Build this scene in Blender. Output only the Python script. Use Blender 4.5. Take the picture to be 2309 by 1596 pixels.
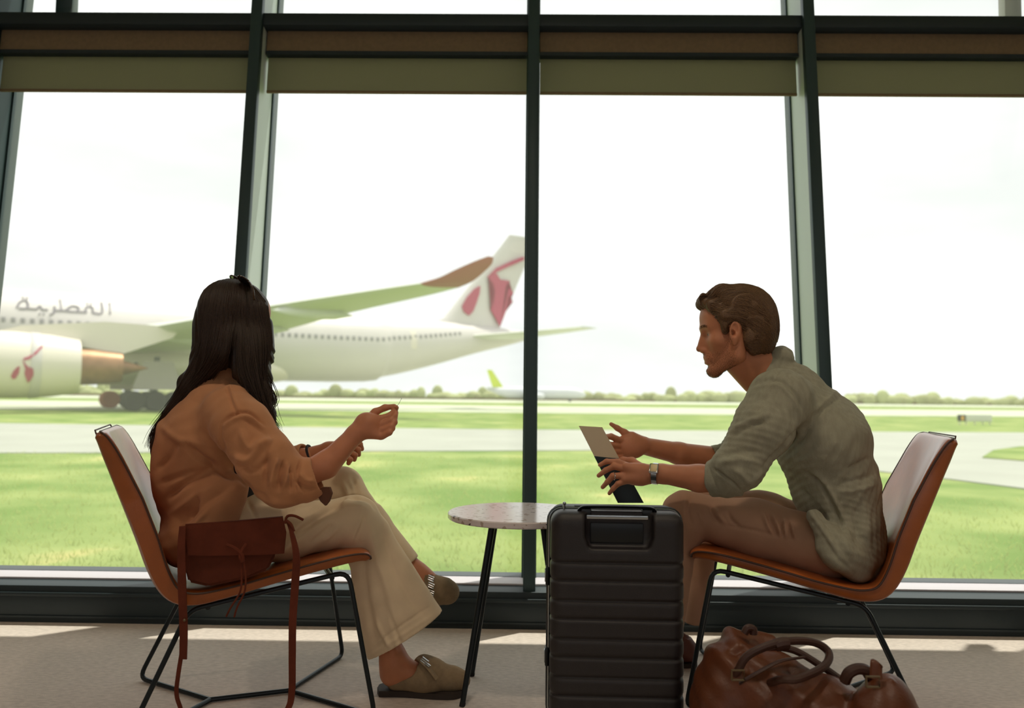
import bpy, bmesh, math, random
import numpy as np
from mathutils import Vector, Matrix, Euler

random.seed(7); np.random.seed(7)
for _o in list(bpy.data.objects):
    bpy.data.objects.remove(_o, do_unlink=True)
scene = bpy.context.scene
COL = scene.collection

# ------------------------------------------------------------------ camera
FPX, IW, IH = 1800.0, 2309.0, 1596.0
CAMZ = 0.85
PITCH, ROLL = math.radians(3.09), math.radians(0.62)
cam_data = bpy.data.cameras.new('camera')
cam = bpy.data.objects.new('camera', cam_data); COL.objects.link(cam)
cam_data.sensor_fit = 'HORIZONTAL'; cam_data.sensor_width = 36.0
cam_data.lens = FPX / IW * 36.0
cam_data.clip_start = 0.05; cam_data.clip_end = 3000
CM = (Matrix.Rotation(math.pi / 2 + PITCH, 4, 'X') @ Matrix.Rotation(ROLL, 4, 'Z'))
cam.matrix_world = Matrix.Translation((0, 0, CAMZ)) @ CM
scene.camera = cam
cam_data.dof.use_dof = True
cam_data.dof.focus_distance = 2.2
cam_data.dof.aperture_fstop = 2.7

# ------------------------------------------------------------------ world, sun, exposure
scene.view_settings.view_transform = 'Standard'
scene.view_settings.look = 'None'
scene.view_settings.gamma = 1.0
scene.view_settings.exposure = 0.0
scene.view_settings.use_curve_mapping = False
scene.cycles.use_denoising = True
scene.cycles.max_bounces = 10
scene.cycles.transparent_max_bounces = 12
scene.cycles.sample_clamp_indirect = 6.0
scene.cycles.caustics_reflective = False
scene.cycles.caustics_refractive = False

world = bpy.data.worlds.new('overcast_sky'); scene.world = world
world.use_nodes = True
_nt = world.node_tree; _nt.nodes.clear()
_out = _nt.nodes.new('ShaderNodeOutputWorld'); _bg = _nt.nodes.new('ShaderNodeBackground')
_tc = _nt.nodes.new('ShaderNodeTexCoord'); _mp = _nt.nodes.new('ShaderNodeMapping')
_mp.inputs['Scale'].default_value = (1.0, 1.0, 3.2)
_no = _nt.nodes.new('ShaderNodeTexNoise'); _no.inputs['Scale'].default_value = 2.2; _no.inputs['Detail'].default_value = 4
_rp = _nt.nodes.new('ShaderNodeValToRGB')
_rp.color_ramp.elements[0].position = 0.35; _rp.color_ramp.elements[0].color = (0.80, 0.81, 0.82, 1)
_rp.color_ramp.elements[1].position = 0.62; _rp.color_ramp.elements[1].color = (1.0, 1.0, 1.0, 1)
_nt.links.new(_tc.outputs['Generated'], _mp.inputs['Vector']); _nt.links.new(_mp.outputs[0], _no.inputs['Vector'])
_nt.links.new(_no.outputs['Fac'], _rp.inputs['Fac']); _nt.links.new(_rp.outputs[0], _bg.inputs['Color'])
_nt.links.new(_bg.outputs[0], _out.inputs['Surface'])
SKY = 1.27
_bg.inputs['Strength'].default_value = SKY

sun_data = bpy.data.lights.new('sun', 'SUN'); sun_data.energy = 4.3; sun_data.angle = math.radians(0.6)
sun_data.color = (1.0, 0.96, 0.86)
sun = bpy.data.objects.new('sun', sun_data); COL.objects.link(sun)
SUN_EL, SUN_AZ = math.radians(71.2), math.radians(41)      # azimuth: from straight ahead towards the right
_sd = Vector((math.sin(SUN_AZ) * math.cos(SUN_EL), math.cos(SUN_AZ) * math.cos(SUN_EL), math.sin(SUN_EL)))
sun.rotation_euler = _sd.to_track_quat('Z', 'Y').to_euler()
sun.location = (0, 8, 12)

# ------------------------------------------------------------------ helpers
def ray(px, py):
    v = CM.to_3x3() @ Vector(((px - IW / 2) / FPX, -(py - IH / 2) / FPX, -1.0))
    return v
def W(px, py, Y):
    v = ray(px, py); v = v * (Y / v.y)
    return np.array((v.x, v.y, v.z + CAMZ))
def G(px, py, z):
    v = ray(px, py); t = (z - CAMZ) / v.z
    return (v.x * t, v.y * t, z)
def PX(r, Y): return r * Y / FPX

def lin(c):
    def f(x):
        x = x / 255.0
        return x / 12.92 if x <= 0.04045 else ((x + 0.055) / 1.055) ** 2.4
    return (f(c[0]), f(c[1]), f(c[2]), 1.0)

def mat(name, col, rough=0.6, metal=0.0, var=0.0, vscale=8.0, bump=0.0, bscale=60.0, spec=0.5, coat=0.0, sheen=0.0,
        stretch=(1, 1, 1), col2=None, detail=4, trans=0.0):
    m = bpy.data.materials.new(name); m.use_nodes = True
    nt = m.node_tree; b = nt.nodes['Principled BSDF']
    b.inputs['Base Color'].default_value = lin(col)
    b.inputs['Roughness'].default_value = rough
    b.inputs['Metallic'].default_value = metal
    b.inputs['Specular IOR Level'].default_value = spec
    b.inputs['Coat Weight'].default_value = coat
    b.inputs['Sheen Weight'].default_value = sheen
    tc = nt.nodes.new('ShaderNodeTexCoord'); mp = nt.nodes.new('ShaderNodeMapping')
    mp.inputs['Scale'].default_value = stretch
    nt.links.new(tc.outputs['Object'], mp.inputs['Vector'])
    if var > 0 or col2 is not None:
        n = nt.nodes.new('ShaderNodeTexNoise'); n.inputs['Scale'].default_value = vscale; n.inputs['Detail'].default_value = detail
        r = nt.nodes.new('ShaderNodeValToRGB')
        c = lin(col)
        if col2 is not None: c2 = lin(col2)
        else: c2 = tuple(min(1, x * (1 + var)) for x in c[:3]) + (1,); c = tuple(x * (1 - var) for x in c[:3]) + (1,)
        r.color_ramp.elements[0].position = 0.36; r.color_ramp.elements[1].position = 0.64
        r.color_ramp.elements[0].color = c; r.color_ramp.elements[1].color = c2
        nt.links.new(mp.outputs[0], n.inputs['Vector']); nt.links.new(n.outputs['Fac'], r.inputs['Fac'])
        nt.links.new(r.outputs[0], b.inputs['Base Color'])
    if bump > 0:
        n2 = nt.nodes.new('ShaderNodeTexNoise'); n2.inputs['Scale'].default_value = bscale; n2.inputs['Detail'].default_value = 3
        bp = nt.nodes.new('ShaderNodeBump'); bp.inputs['Strength'].default_value = bump; bp.inputs['Distance'].default_value = 0.002
        nt.links.new(mp.outputs[0], n2.inputs['Vector']); nt.links.new(n2.outputs['Fac'], bp.inputs['Height'])
        nt.links.new(bp.outputs[0], b.inputs['Normal'])
    return m

def weave(m, scale=900, strength=0.25, axis='both'):
    """fine woven bump on top of a material"""
    nt = m.node_tree; b = nt.nodes['Principled BSDF']
    tc = nt.nodes.new('ShaderNodeTexCoord')
    w = nt.nodes.new('ShaderNodeTexWave'); w.inputs['Scale'].default_value = scale / 20; w.inputs['Distortion'].default_value = 0.6
    w.bands_direction = 'DIAGONAL'
    bp = nt.nodes.new('ShaderNodeBump'); bp.inputs['Strength'].default_value = strength; bp.inputs['Distance'].default_value = 0.001
    old = b.inputs['Normal'].links[0].from_socket if b.inputs['Normal'].links else None
    if old: nt.links.new(old, bp.inputs['Normal'])
    nt.links.new(tc.outputs['Object'], w.inputs['Vector']); nt.links.new(w.outputs['Fac'], bp.inputs['Height'])
    nt.links.new(bp.outputs[0], b.inputs['Normal'])
    return m

def tag(o, label=None, cat=None, group=None, kind=None):
    if label: o['label'] = label
    if cat: o['category'] = cat
    if group: o['group'] = group
    if kind: o['kind'] = kind
    return o
def empty(name, loc=(0, 0, 0), rz=0.0, parent=None):
    o = bpy.data.objects.new(name, None); COL.objects.link(o)
    o.location = loc; o.rotation_euler = (0, 0, rz); o.empty_display_size = 0.1
    if parent: o.parent = parent
    return o
def link_mesh(name, me, m=None, parent=None, smooth=True, world_space=False):
    o = bpy.data.objects.new(name, me); COL.objects.link(o)
    if m is not None:
        for mm in (m if isinstance(m, (list, tuple)) else [m]): me.materials.append(mm)
    if smooth: me.polygons.foreach_set('use_smooth', [True] * len(me.polygons))
    if parent is not None:
        o.parent = parent
        if world_space:                         # the mesh is in world coordinates, the parent is not
            p = parent; M = Matrix()
            chain = []
            while p is not None: chain.append(p); p = p.parent
            for p in reversed(chain):
                M = M @ p.matrix_parent_inverse @ (Matrix.Translation(p.location) @ p.rotation_euler.to_matrix().to_4x4())
            o.matrix_parent_inverse = M.inverted()
    me.update()
    return o

class MB:
    """collects boxes, tubes and lofts and links them as one mesh object"""
    def __init__(s): s.bm = bmesh.new(); s.mi = 0
    def _mark(s, vs):
        for v in vs:
            for f in v.link_faces: f.material_index = s.mi
    def box(s, c, size, rot=None, bevel=0.0):
        M = Matrix.Translation(c) @ (rot.to_4x4() if rot is not None else Matrix()) @ Matrix.Diagonal((*size, 1))
        r = bmesh.ops.create_cube(s.bm, size=1.0, matrix=M)
        vs = r['verts']; s._mark(vs)
        if bevel > 0:
            es = list({e for v in vs for e in v.link_edges})
            bmesh.ops.bevel(s.bm, geom=es, offset=bevel, segments=2, profile=0.5, affect='EDGES')
        return s
    def loft(s, rings, cap=True, closed=True):
        rv = [[s.bm.verts.new(p) for p in r] for r in rings]
        n = len(rv[0])
        for i in range(len(rv) - 1):
            for j in range(n if closed else n - 1):
                f = s.bm.faces.new((rv[i][j], rv[i][(j + 1) % n], rv[i + 1][(j + 1) % n], rv[i + 1][j])); f.material_index = s.mi
        if cap and closed:
            f = s.bm.faces.new(list(reversed(rv[0]))); f.material_index = s.mi
            f = s.bm.faces.new(rv[-1]); f.material_index = s.mi
        return s
    def tube(s, pts, r, n=10, flat=None, cap=True):
        """round (or flat=(width, thickness)) tube along points"""
        P = [Vector(p) for p in pts]; rings = []
        up = Vector((0, 0, 1))
        t0 = (P[1] - P[0]).normalized()
        if abs(t0.dot(up)) > 0.95: up = Vector((0, 1, 0))
        side = t0.cross(up).normalized()
        for i, p in enumerate(P):
            t = (P[min(i + 1, len(P) - 1)] - P[max(i - 1, 0)]).normalized()
            side = (side - t * side.dot(t)).normalized(); nrm = side.cross(t)
            ri = r[i] if isinstance(r, (list, tuple)) else r
            ring = []
            for k in range(n):
                a = 2 * math.pi * k / n
                if flat: ring.append(p + side * math.cos(a) * flat[0] / 2 + nrm * math.sin(a) * flat[1] / 2)
                else: ring.append(p + side * math.cos(a) * ri + nrm * math.sin(a) * ri)
            rings.append(ring)
        return s.loft(rings, cap)
    def cone(s, a, b, ra, rb, n=24): return s.tube([a, b], [ra, rb], n)
    def lathe(s, prof, c=(0, 0, 0), n=32, axis='Z'):
        rings = []
        for (r, z) in prof:
            ring = []
            for k in range(n):
                a = 2 * math.pi * k / n
                x, y = r * math.cos(a), r * math.sin(a)
                p = (x, y, z) if axis == 'Z' else ((z, x, y) if axis == 'X' else (x, z, y))
                ring.append((p[0] + c[0], p[1] + c[1], p[2] + c[2]))
            rings.append(ring)
        return s.loft(rings)
    def ball(s, c, r, scale=(1, 1, 1), u=20, v=14):
        M = Matrix.Translation(c) @ Matrix.Diagonal((*scale, 1))
        q = bmesh.ops.create_uvsphere(s.bm, u_segments=u, v_segments=v, radius=r, matrix=M); s._mark(q['verts']); return s
    def poly(s, pts):
        f = s.bm.faces.new([s.bm.verts.new(p) for p in pts]); f.material_index = s.mi; return s
    def prism(s, pts, d):
        """polygon extruded by vector d"""
        A = [s.bm.verts.new(p) for p in pts]; B = [s.bm.verts.new(Vector(p) + Vector(d)) for p in pts]
        n = len(A)
        s.bm.faces.new(A).material_index = s.mi; s.bm.faces.new(list(reversed(B))).material_index = s.mi
        for i in range(n): s.bm.faces.new((A[i], B[i], B[(i + 1) % n], A[(i + 1) % n])).material_index = s.mi
        return s
    def build(s, name, m, parent=None, smooth=True, ws=False, auto=35):
        bmesh.ops.recalc_face_normals(s.bm, faces=s.bm.faces)
        me = bpy.data.meshes.new(name); s.bm.to_mesh(me); s.bm.free()
        o = link_mesh(name, me, m, parent, smooth, ws)
        if smooth and auto:
            try: me.set_sharp_from_angle(angle=math.radians(auto))
            except Exception: pass
        return o

def spline(pts, n=8):
    """Catmull-Rom through points (any dimension)"""
    P = [np.array(p, float) for p in pts]; P = [2 * P[0] - P[1]] + P + [2 * P[-1] - P[-2]]
    out = []
    for i in range(1, len(P) - 2):
        for k in range(n):
            t = k / n
            out.append(0.5 * ((2 * P[i]) + (-P[i - 1] + P[i + 1]) * t + (2 * P[i - 1] - 5 * P[i] + 4 * P[i + 1] - P[i + 2]) * t * t + (-P[i - 1] + 3 * P[i] - 3 * P[i + 1] + P[i + 2]) * t ** 3))
    out.append(P[-2]); return out

# ------------------------------------------------------------------ blended volumes -> mesh (surface nets)
class Vol:
    def __init__(s, lo, hi, h):
        s.lo = np.array(lo, float); s.h = h
        n = np.ceil((np.array(hi) - s.lo) / h).astype(int) + 1
        s.n = n; s.D = np.full(n, 0.08, np.float32)
        s.ax = [(s.lo[i] + h * np.arange(n[i])).astype(np.float32) for i in range(3)]
    def sub(s, lo, hi):
        a = np.clip(np.floor((np.array(lo) - s.lo) / s.h).astype(int), 0, s.n)
        b = np.clip(np.ceil((np.array(hi) - s.lo) / s.h).astype(int) + 1, 0, s.n)
        sl = tuple(slice(a[i], b[i]) for i in range(3))
        X = s.ax[0][sl[0]][:, None, None]; Y = s.ax[1][sl[1]][None, :, None]; Z = s.ax[2][sl[2]][None, None, :]
        return sl, X, Y, Z
    def comb(s, sl, d, k, mode):
        A = s.D[sl]
        if A.size == 0: return
        if mode == 'sub': d = -d
        if mode in ('sub', 'and'):
            if k <= 0: s.D[sl] = np.maximum(A, d); return
            hh = np.maximum(k - np.abs(A - d), 0) / k
            s.D[sl] = np.maximum(A, d) + hh * hh * k * 0.25
        else:
            if k <= 0: s.D[sl] = np.minimum(A, d); return
            hh = np.maximum(k - np.abs(A - d), 0) / k
            s.D[sl] = np.minimum(A, d) - hh * hh * k * 0.25
    def cap(s, a, b, ra, rb=None, k=0.01, mode='add', sy=1.0, sax=(0, 1, 0)):
        """tapered capsule; sy stretches it along axis sax"""
        rb = ra if rb is None else rb
        a = np.array(a, float); b = np.array(b, float); R = max(ra, rb)
        pad = R * max(1, sy) + k + 0.012
        sl, X, Y, Z = s.sub(np.minimum(a, b) - pad, np.maximum(a, b) + pad)
        px, py, pz = X - a[0], Y - a[1], Z - a[2]
        e = (b - a)
        if sy != 1.0:
            ax = np.array(sax, float); ax /= np.linalg.norm(ax)
            q = (1 / sy - 1)
            dt = (px * ax[0] + py * ax[1] + pz * ax[2]) * q
            px, py, pz = px + dt * ax[0], py + dt * ax[1], pz + dt * ax[2]
            e = e + ax * (e @ ax) * q
        L2 = float(e @ e) + 1e-12
        t = np.clip((px * e[0] + py * e[1] + pz * e[2]) / L2, 0, 1)
        d = np.sqrt((px - t * e[0]) ** 2 + (py - t * e[1]) ** 2 + (pz - t * e[2]) ** 2) - (ra + (rb - ra) * t)
        s.comb(sl, d.astype(np.float32), k, mode); return s
    def chain(s, pts, rs, k=0.01, mode='add', sy=1.0, sax=(0, 1, 0)):
        for i in range(len(pts) - 1): s.cap(pts[i], pts[i + 1], rs[i], rs[i + 1], k, mode, sy, sax)
        return s
    def ell(s, c, r, rot=None, k=0.01, mode='add'):
        """ellipsoid; rot = Euler degrees (x,y,z)"""
        c = np.array(c, float); r = np.array(r, float); pad = r.max() + k + 0.012
        sl, X, Y, Z = s.sub(c - pad, c + pad)
        px, py, pz = X - c[0], Y - c[1], Z - c[2]
        if rot is not None:
            R = np.array(Euler([math.radians(v) for v in rot]).to_matrix())
            px, py, pz = (R[0, 0] * px + R[1, 0] * py + R[2, 0] * pz, R[0, 1] * px + R[1, 1] * py + R[2, 1] * pz, R[0, 2] * px + R[1, 2] * py + R[2, 2] * pz)
        k0 = np.sqrt((px / r[0]) ** 2 + (py / r[1]) ** 2 + (pz / r[2]) ** 2) + 1e-6
        k1 = np.sqrt((px / r[0] ** 2) ** 2 + (py / r[1] ** 2) ** 2 + (pz / r[2] ** 2) ** 2) + 1e-6
        s.comb(sl, (k0 * (k0 - 1) / k1).astype(np.float32), k, mode); return s
    def cyl(s, a, b, ra, rb=None, k=0.004, mode='add', rnd=0.002, sy=1.0, sax=(0, 1, 0)):
        """flat-ended tapered cylinder"""
        rb = ra if rb is None else rb
        a = np.array(a, float); b = np.array(b, float); R = max(ra, rb)
        pad = R * max(1, sy) + k + 0.012
        sl, X, Y, Z = s.sub(np.minimum(a, b) - pad, np.maximum(a, b) + pad)
        px, py, pz = X - a[0], Y - a[1], Z - a[2]; e = b - a
        if sy != 1.0:
            ax = np.array(sax, float); ax /= np.linalg.norm(ax); q = (1 / sy - 1)
            dt = (px * ax[0] + py * ax[1] + pz * ax[2]) * q
            px, py, pz = px + dt * ax[0], py + dt * ax[1], pz + dt * ax[2]
            e = e + ax * (e @ ax) * q
        L = float(np.sqrt(e @ e)); e = e / L
        h = px * e[0] + py * e[1] + pz * e[2]
        rad = np.sqrt(np.maximum(px * px + py * py + pz * pz - h * h, 0))
        q1 = rad - (ra + (rb - ra) * np.clip(h / L, 0, 1)) + rnd; q2 = np.abs(h - L / 2) - L / 2 + rnd
        d = np.minimum(np.maximum(q1, q2), 0) + np.sqrt(np.maximum(q1, 0) ** 2 + np.maximum(q2, 0) ** 2) - rnd
        s.comb(sl, d.astype(np.float32), k, mode); return s
    def box(s, c, half, rot=None, rnd=0.004, k=0.004, mode='add'):
        c = np.array(c, float); half = np.array(half, float); pad = np.linalg.norm(half) + k + 0.012
        sl, X, Y, Z = s.sub(c - pad, c + pad)
        px, py, pz = X - c[0], Y - c[1], Z - c[2]
        if rot is not None:
            R = np.array(rot) if not isinstance(rot, tuple) else np.array(Euler([math.radians(v) for v in rot]).to_matrix())
            px, py, pz = (R[0, 0] * px + R[1, 0] * py + R[2, 0] * pz, R[0, 1] * px + R[1, 1] * py + R[2, 1] * pz, R[0, 2] * px + R[1, 2] * py + R[2, 2] * pz)
        qx, qy, qz = np.abs(px) - half[0] + rnd, np.abs(py) - half[1] + rnd, np.abs(pz) - half[2] + rnd
        d = np.sqrt(np.maximum(qx, 0) ** 2 + np.maximum(qy, 0) ** 2 + np.maximum(qz, 0) ** 2) + np.minimum(np.maximum(qx, np.maximum(qy, qz)), 0) - rnd
        s.comb(sl, d.astype(np.float32), k, mode); return s
    def cut(s, c, nrm, lo, hi, k=0.0):
        """keep only the side of the plane against nrm, inside the region"""
        sl, X, Y, Z = s.sub(lo, hi)
        nrm = np.array(nrm, float); nrm /= np.linalg.norm(nrm)
        d = (X - c[0]) * nrm[0] + (Y - c[1]) * nrm[1] + (Z - c[2]) * nrm[2]
        s.comb(sl, d.astype(np.float32), k, 'and'); return s
    def mesh(s, smooth=1, disp=None):
        D = s.D; h = s.h
        D[0] = D[-1] = 0.05; D[:, 0] = D[:, -1] = 0.05; D[:, :, 0] = D[:, :, -1] = 0.05
        idx = np.argwhere(D < 0)
        a = np.maximum(idx.min(0) - 2, 0); b = np.minimum(idx.max(0) + 3, s.n)
        D = D[a[0]:b[0], a[1]:b[1], a[2]:b[2]]; lo = s.lo + a * h
        n = np.array(D.shape); S = D < 0
        cn = n - 1
        cnt = np.zeros(cn, np.int8)
        for i in (0, 1):
            for j in (0, 1):
                for k in (0, 1): cnt += S[i:i + cn[0], j:j + cn[1], k:k + cn[2]]
        act = (cnt > 0) & (cnt < 8)
        cells = np.argwhere(act); vid = np.full(cn, -1, np.int64); vid[act] = np.arange(len(cells))
        acc = np.zeros((len(cells), 3)); num = np.zeros(len(cells))
        cor = [(i, j, k) for i in (0, 1) for j in (0, 1) for k in (0, 1)]
        for p in cor:
            for d in range(3):
                if p[d]: continue
                q = list(p); q[d] = 1
                va = D[cells[:, 0] + p[0], cells[:, 1] + p[1], cells[:, 2] + p[2]].astype(float)
                vb = D[cells[:, 0] + q[0], cells[:, 1] + q[1], cells[:, 2] + q[2]].astype(float)
                m = (va < 0) != (vb < 0)
                t = va[m] / (va[m] - vb[m])
                pt = np.tile(np.array(p, float), (m.sum(), 1)); pt[:, d] += t
                acc[m] += pt; num[m] += 1
        V = lo + h * (cells + acc / num[:, None])
        F = []
        for d in range(3):
            o1, o2 = [(1, 2), (2, 0), (0, 1)][d]
            sa = [slice(None)] * 3; sb = [slice(None)] * 3
            sa[d] = slice(0, -1); sb[d] = slice(1, None)
            A = S[tuple(sa)]; B = S[tuple(sb)]
            e = np.argwhere(A != B)
            e = e[(e[:, o1] > 0) & (e[:, o2] > 0) & (e[:, o1] < n[o1] - 1) & (e[:, o2] < n[o2] - 1)]
            fl = A[e[:, 0], e[:, 1], e[:, 2]]
            def off(u, v):
                c = e.copy(); c[:, o1] -= u; c[:, o2] -= v
                return vid[c[:, 0], c[:, 1], c[:, 2]]
            q = np.stack([off(1, 1), off(0, 1), off(0, 0), off(1, 0)], 1)
            q[~fl] = q[~fl][:, ::-1]
            F.append(q)
        F = np.concatenate(F)
        for _ in range(smooth): V = lap(V, F, 0.5)
        if disp is not None:
            N = vnormals(V, F); V = V + N * disp(V, N)[:, None]
        return V, F

def lap(V, F, w):
    acc = np.zeros_like(V); num = np.zeros(len(V))
    for i in range(4):
        j = (i + 1) % 4
        np.add.at(acc, F[:, i], V[F[:, j]]); np.add.at(num, F[:, i], 1)
        np.add.at(acc, F[:, j], V[F[:, i]]); np.add.at(num, F[:, j], 1)
    return V * (1 - w) + w * acc / np.maximum(num, 1)[:, None]
def vnormals(V, F):
    fn = np.cross(V[F[:, 2]] - V[F[:, 0]], V[F[:, 3]] - V[F[:, 1]])
    N = np.zeros_like(V)
    for i in range(4): np.add.at(N, F[:, i], fn)
    return N / (np.linalg.norm(N, axis=1)[:, None] + 1e-12)
def to_mesh(name, VF, parts=None):
    V, F = VF
    me = bpy.data.meshes.new(name)
    me.vertices.add(len(V)); me.vertices.foreach_set('co', V.astype(np.float32).ravel())
    me.loops.add(4 * len(F)); me.loops.foreach_set('vertex_index', F.astype(np.int32).ravel())
    me.polygons.add(len(F)); me.polygons.foreach_set('loop_start', np.arange(0, 4 * len(F), 4, dtype=np.int32))
    me.update(calc_edges=True); me.validate()
    return me
def join(*vfs):
    Vs, Fs, o = [], [], 0
    for V, F in vfs: Vs.append(V); Fs.append(F + o); o += len(V)
    return np.concatenate(Vs), np.concatenate(Fs)

# creases and folds used as displacement; a crease is (points, width, depth)
def seg_dist(P, a, b):
    e = b - a; t = np.clip(((P - a) @ e) / (e @ e + 1e-12), 0, 1)
    return np.linalg.norm(P - a - t[:, None] * e, axis=1)
def creases(P, lst, yw=None):
    out = np.zeros(len(P))
    for pts, w, dep in lst:
        pts = [np.array(p, float) for p in pts]
        lo = np.min(pts, 0) - 3 * w; hi = np.max(pts, 0) + 3 * w
        m = np.all((P > lo) & (P < hi), axis=1)
        if not m.any(): continue
        Q = P[m]; d = np.full(len(Q), 9.0)
        for i in range(len(pts) - 1): d = np.minimum(d, seg_dist(Q, pts[i], pts[i + 1]))
        out[m] += dep * np.exp(-(d / w) ** 2)
    return out
def wav(P, d, lam, amp, warp=0.6, seed=0.0):
    d = np.array(d, float); d /= np.linalg.norm(d)
    ph = 2 * np.pi * (P @ d) / lam + seed
    q = np.sin(P[:, 0] * 19 + seed * 3.1) + np.sin(P[:, 1] * 23 + seed * 1.7 + 1) + np.sin(P[:, 2] * 21 + seed * 2.3 + P[:, 0] * 9)
    return amp * np.sin(ph + warp * q) * (0.55 + 0.45 * np.sin(P[:, 2] * 13 + P[:, 0] * 11 + seed * 5))
def near(P, c, R): return np.exp(-np.sum((P - np.array(c)) ** 2, 1) / R ** 2)

def strands(paths, r0=0.0012, tip=0.25, nseg=4):
    """many thin tapered tubes in one mesh"""
    Vs, Fs, o = [], [], 0
    for P in paths:
        P = np.array(P); n = len(P)
        T = np.gradient(P, axis=0); T /= np.linalg.norm(T, axis=1)[:, None] + 1e-9
        A = np.cross(T, np.array((0.3, 0.9, 0.2))); A /= np.linalg.norm(A, axis=1)[:, None] + 1e-9
        B = np.cross(T, A)
        t = np.linspace(0, 1, n); rr = r0 * (1 - (1 - tip) * t ** 3) * (0.35 + 0.65 * np.minimum(1, t * 6))
        ring = [P + rr[:, None] * (A * math.cos(2 * math.pi * k / nseg) + B * math.sin(2 * math.pi * k / nseg)) for k in range(nseg)]
        V = np.stack(ring, 1).reshape(-1, 3)
        i = np.arange(n - 1)[:, None] * nseg; k = np.arange(nseg)[None]
        F = np.stack([i + k, i + (k + 1) % nseg, i + nseg + (k + 1) % nseg, i + nseg + k], -1).reshape(-1, 4)
        Vs.append(V); Fs.append(F + o); o += len(V)
    return np.concatenate(Vs), np.concatenate(Fs)
# ================================================================== MATERIALS
M = {}
M['frame'] = mat('window_frame_teal', (52, 72, 74), 0.45, 0.2)
M['frame_skylit'] = mat('mullion_cheek_skylit', (200, 212, 206), 0.4)  # mullion sides painted paler, standing for the sky light on them
M['frame_dark'] = mat('plinth_dark', (34, 46, 50), 0.5, 0.1)
M['ledge'] = mat('pale_ledge', (196, 190, 196), 0.5)
M['pelmet'] = mat('pelmet_brown', (132, 112, 84), 0.8, var=0.06, vscale=60)
M['blind'] = None
M['carpet'] = mat('carpet', (202, 190, 180), 0.95, var=0.10, vscale=90, bump=0.6, bscale=420, spec=0.15, stretch=(0.5, 1.3, 1), detail=6)
M['ceil'] = mat('ceiling_paint', (190, 186, 178), 0.9)
M['wall'] = mat('wall_paint', (176, 160, 140), 0.9)
M['grass'] = mat('grass', (102, 128, 56), 0.95, col2=(146, 158, 92), vscale=0.55, detail=9, spec=0.1, bump=0.0)
M['asphalt'] = mat('taxiway_concrete', (164, 165, 154), 0.9, var=0.05, vscale=0.4, spec=0.2)
M['asphalt2'] = mat('runway_concrete', (186, 190, 166), 0.9, var=0.05, vscale=0.2, spec=0.2)

_r = [n for n in M['grass'].node_tree.nodes if n.type == 'VALTORGB'][0]; _e = _r.color_ramp.elements.new(0.74); _e.color = lin((190, 176, 116))
# translucent blind cloth
m = bpy.data.materials.new('blind_cloth'); m.use_nodes = True; nt = m.node_tree; nt.nodes.clear()
o_ = nt.nodes.new('ShaderNodeOutputMaterial'); df = nt.nodes.new('ShaderNodeBsdfDiffuse'); tr = nt.nodes.new('ShaderNodeBsdfTranslucent'); mx = nt.nodes.new('ShaderNodeMixShader')
nz = nt.nodes.new('ShaderNodeTexNoise'); nz.inputs['Scale'].default_value = 300; 
df.inputs[0].default_value = lin((168, 166, 144)); tr.inputs[0].default_value = lin((170, 168, 144)); mx.inputs[0].default_value = 0.5
nt.links.new(df.outputs[0], mx.inputs[1]); nt.links.new(tr.outputs[0], mx.inputs[2]); nt.links.new(mx.outputs[0], o_.inputs[0]); M['blind'] = m
# window glass: clear, a little glossy, with a translucent share added as a veil of haze
m = bpy.data.materials.new('window_glass'); m.use_nodes = True; nt = m.node_tree; nt.nodes.clear()
o_ = nt.nodes.new('ShaderNodeOutputMaterial')
t_ = nt.nodes.new('ShaderNodeBsdfTransparent'); t_.inputs[0].default_value = (0.97, 0.985, 0.97, 1)
g_ = nt.nodes.new('ShaderNodeBsdfGlossy'); g_.inputs['Roughness'].default_value = 0.02
tl = nt.nodes.new('ShaderNodeBsdfTranslucent'); tl.inputs[0].default_value = (1, 0.99, 0.95, 1)
m1 = nt.nodes.new('ShaderNodeMixShader'); m1.inputs[0].default_value = 0.06
m2 = nt.nodes.new('ShaderNodeMixShader'); m2.inputs[0].default_value = 0.003
nt.links.new(t_.outputs[0], m1.inputs[1]); nt.links.new(tl.outputs[0], m1.inputs[2])
nt.links.new(m1.outputs[0], m2.inputs[1]); nt.links.new(g_.outputs[0], m2.inputs[2]); nt.links.new(m2.outputs[0], o_.inputs[0])
M['glass'] = m

# ================================================================== ROOM
def struct(o): o['kind'] = 'structure'; return o
YAW = math.radians(-0.8); LEAN = math.radians(5.4)
U = Vector((math.cos(YAW), math.sin(YAW), 0)); NO = Vector((-math.sin(YAW), math.cos(YAW), 0))
VUP = Vector((0, 0, math.cos(LEAN))) + NO * math.sin(LEAN)
NL = NO * math.cos(LEAN) - Vector((0, 0, math.sin(LEAN)))
FR = Matrix((U, NL, VUP)).transposed()          # facade axes: x along, y out, z up the lean
FY = Matrix((U, NO, Vector((0, 0, 1)))).transposed()
F0 = Vector((0.0, 2.975, 0.0))
def fp(u, n, v): return F0 + U * u + NL * n + VUP * v
def fbox(mb, u0, u1, n0, n1, v0, v1, bevel=0.0):
    mb.box(fp((u0 + u1) / 2, (n0 + n1) / 2, (v0 + v1) / 2), (u1 - u0, n1 - n0, v1 - v0), FR, bevel)
def ybox(mb, u0, u1, n0, n1, z0, z1, bevel=0.0):
    mb.box(F0 + U * (u0 + u1) / 2 + NO * (n0 + n1) / 2 + Vector((0, 0, (z0 + z1) / 2)), (u1 - u0, n1 - n0, z1 - z0), FY, bevel)

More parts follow.
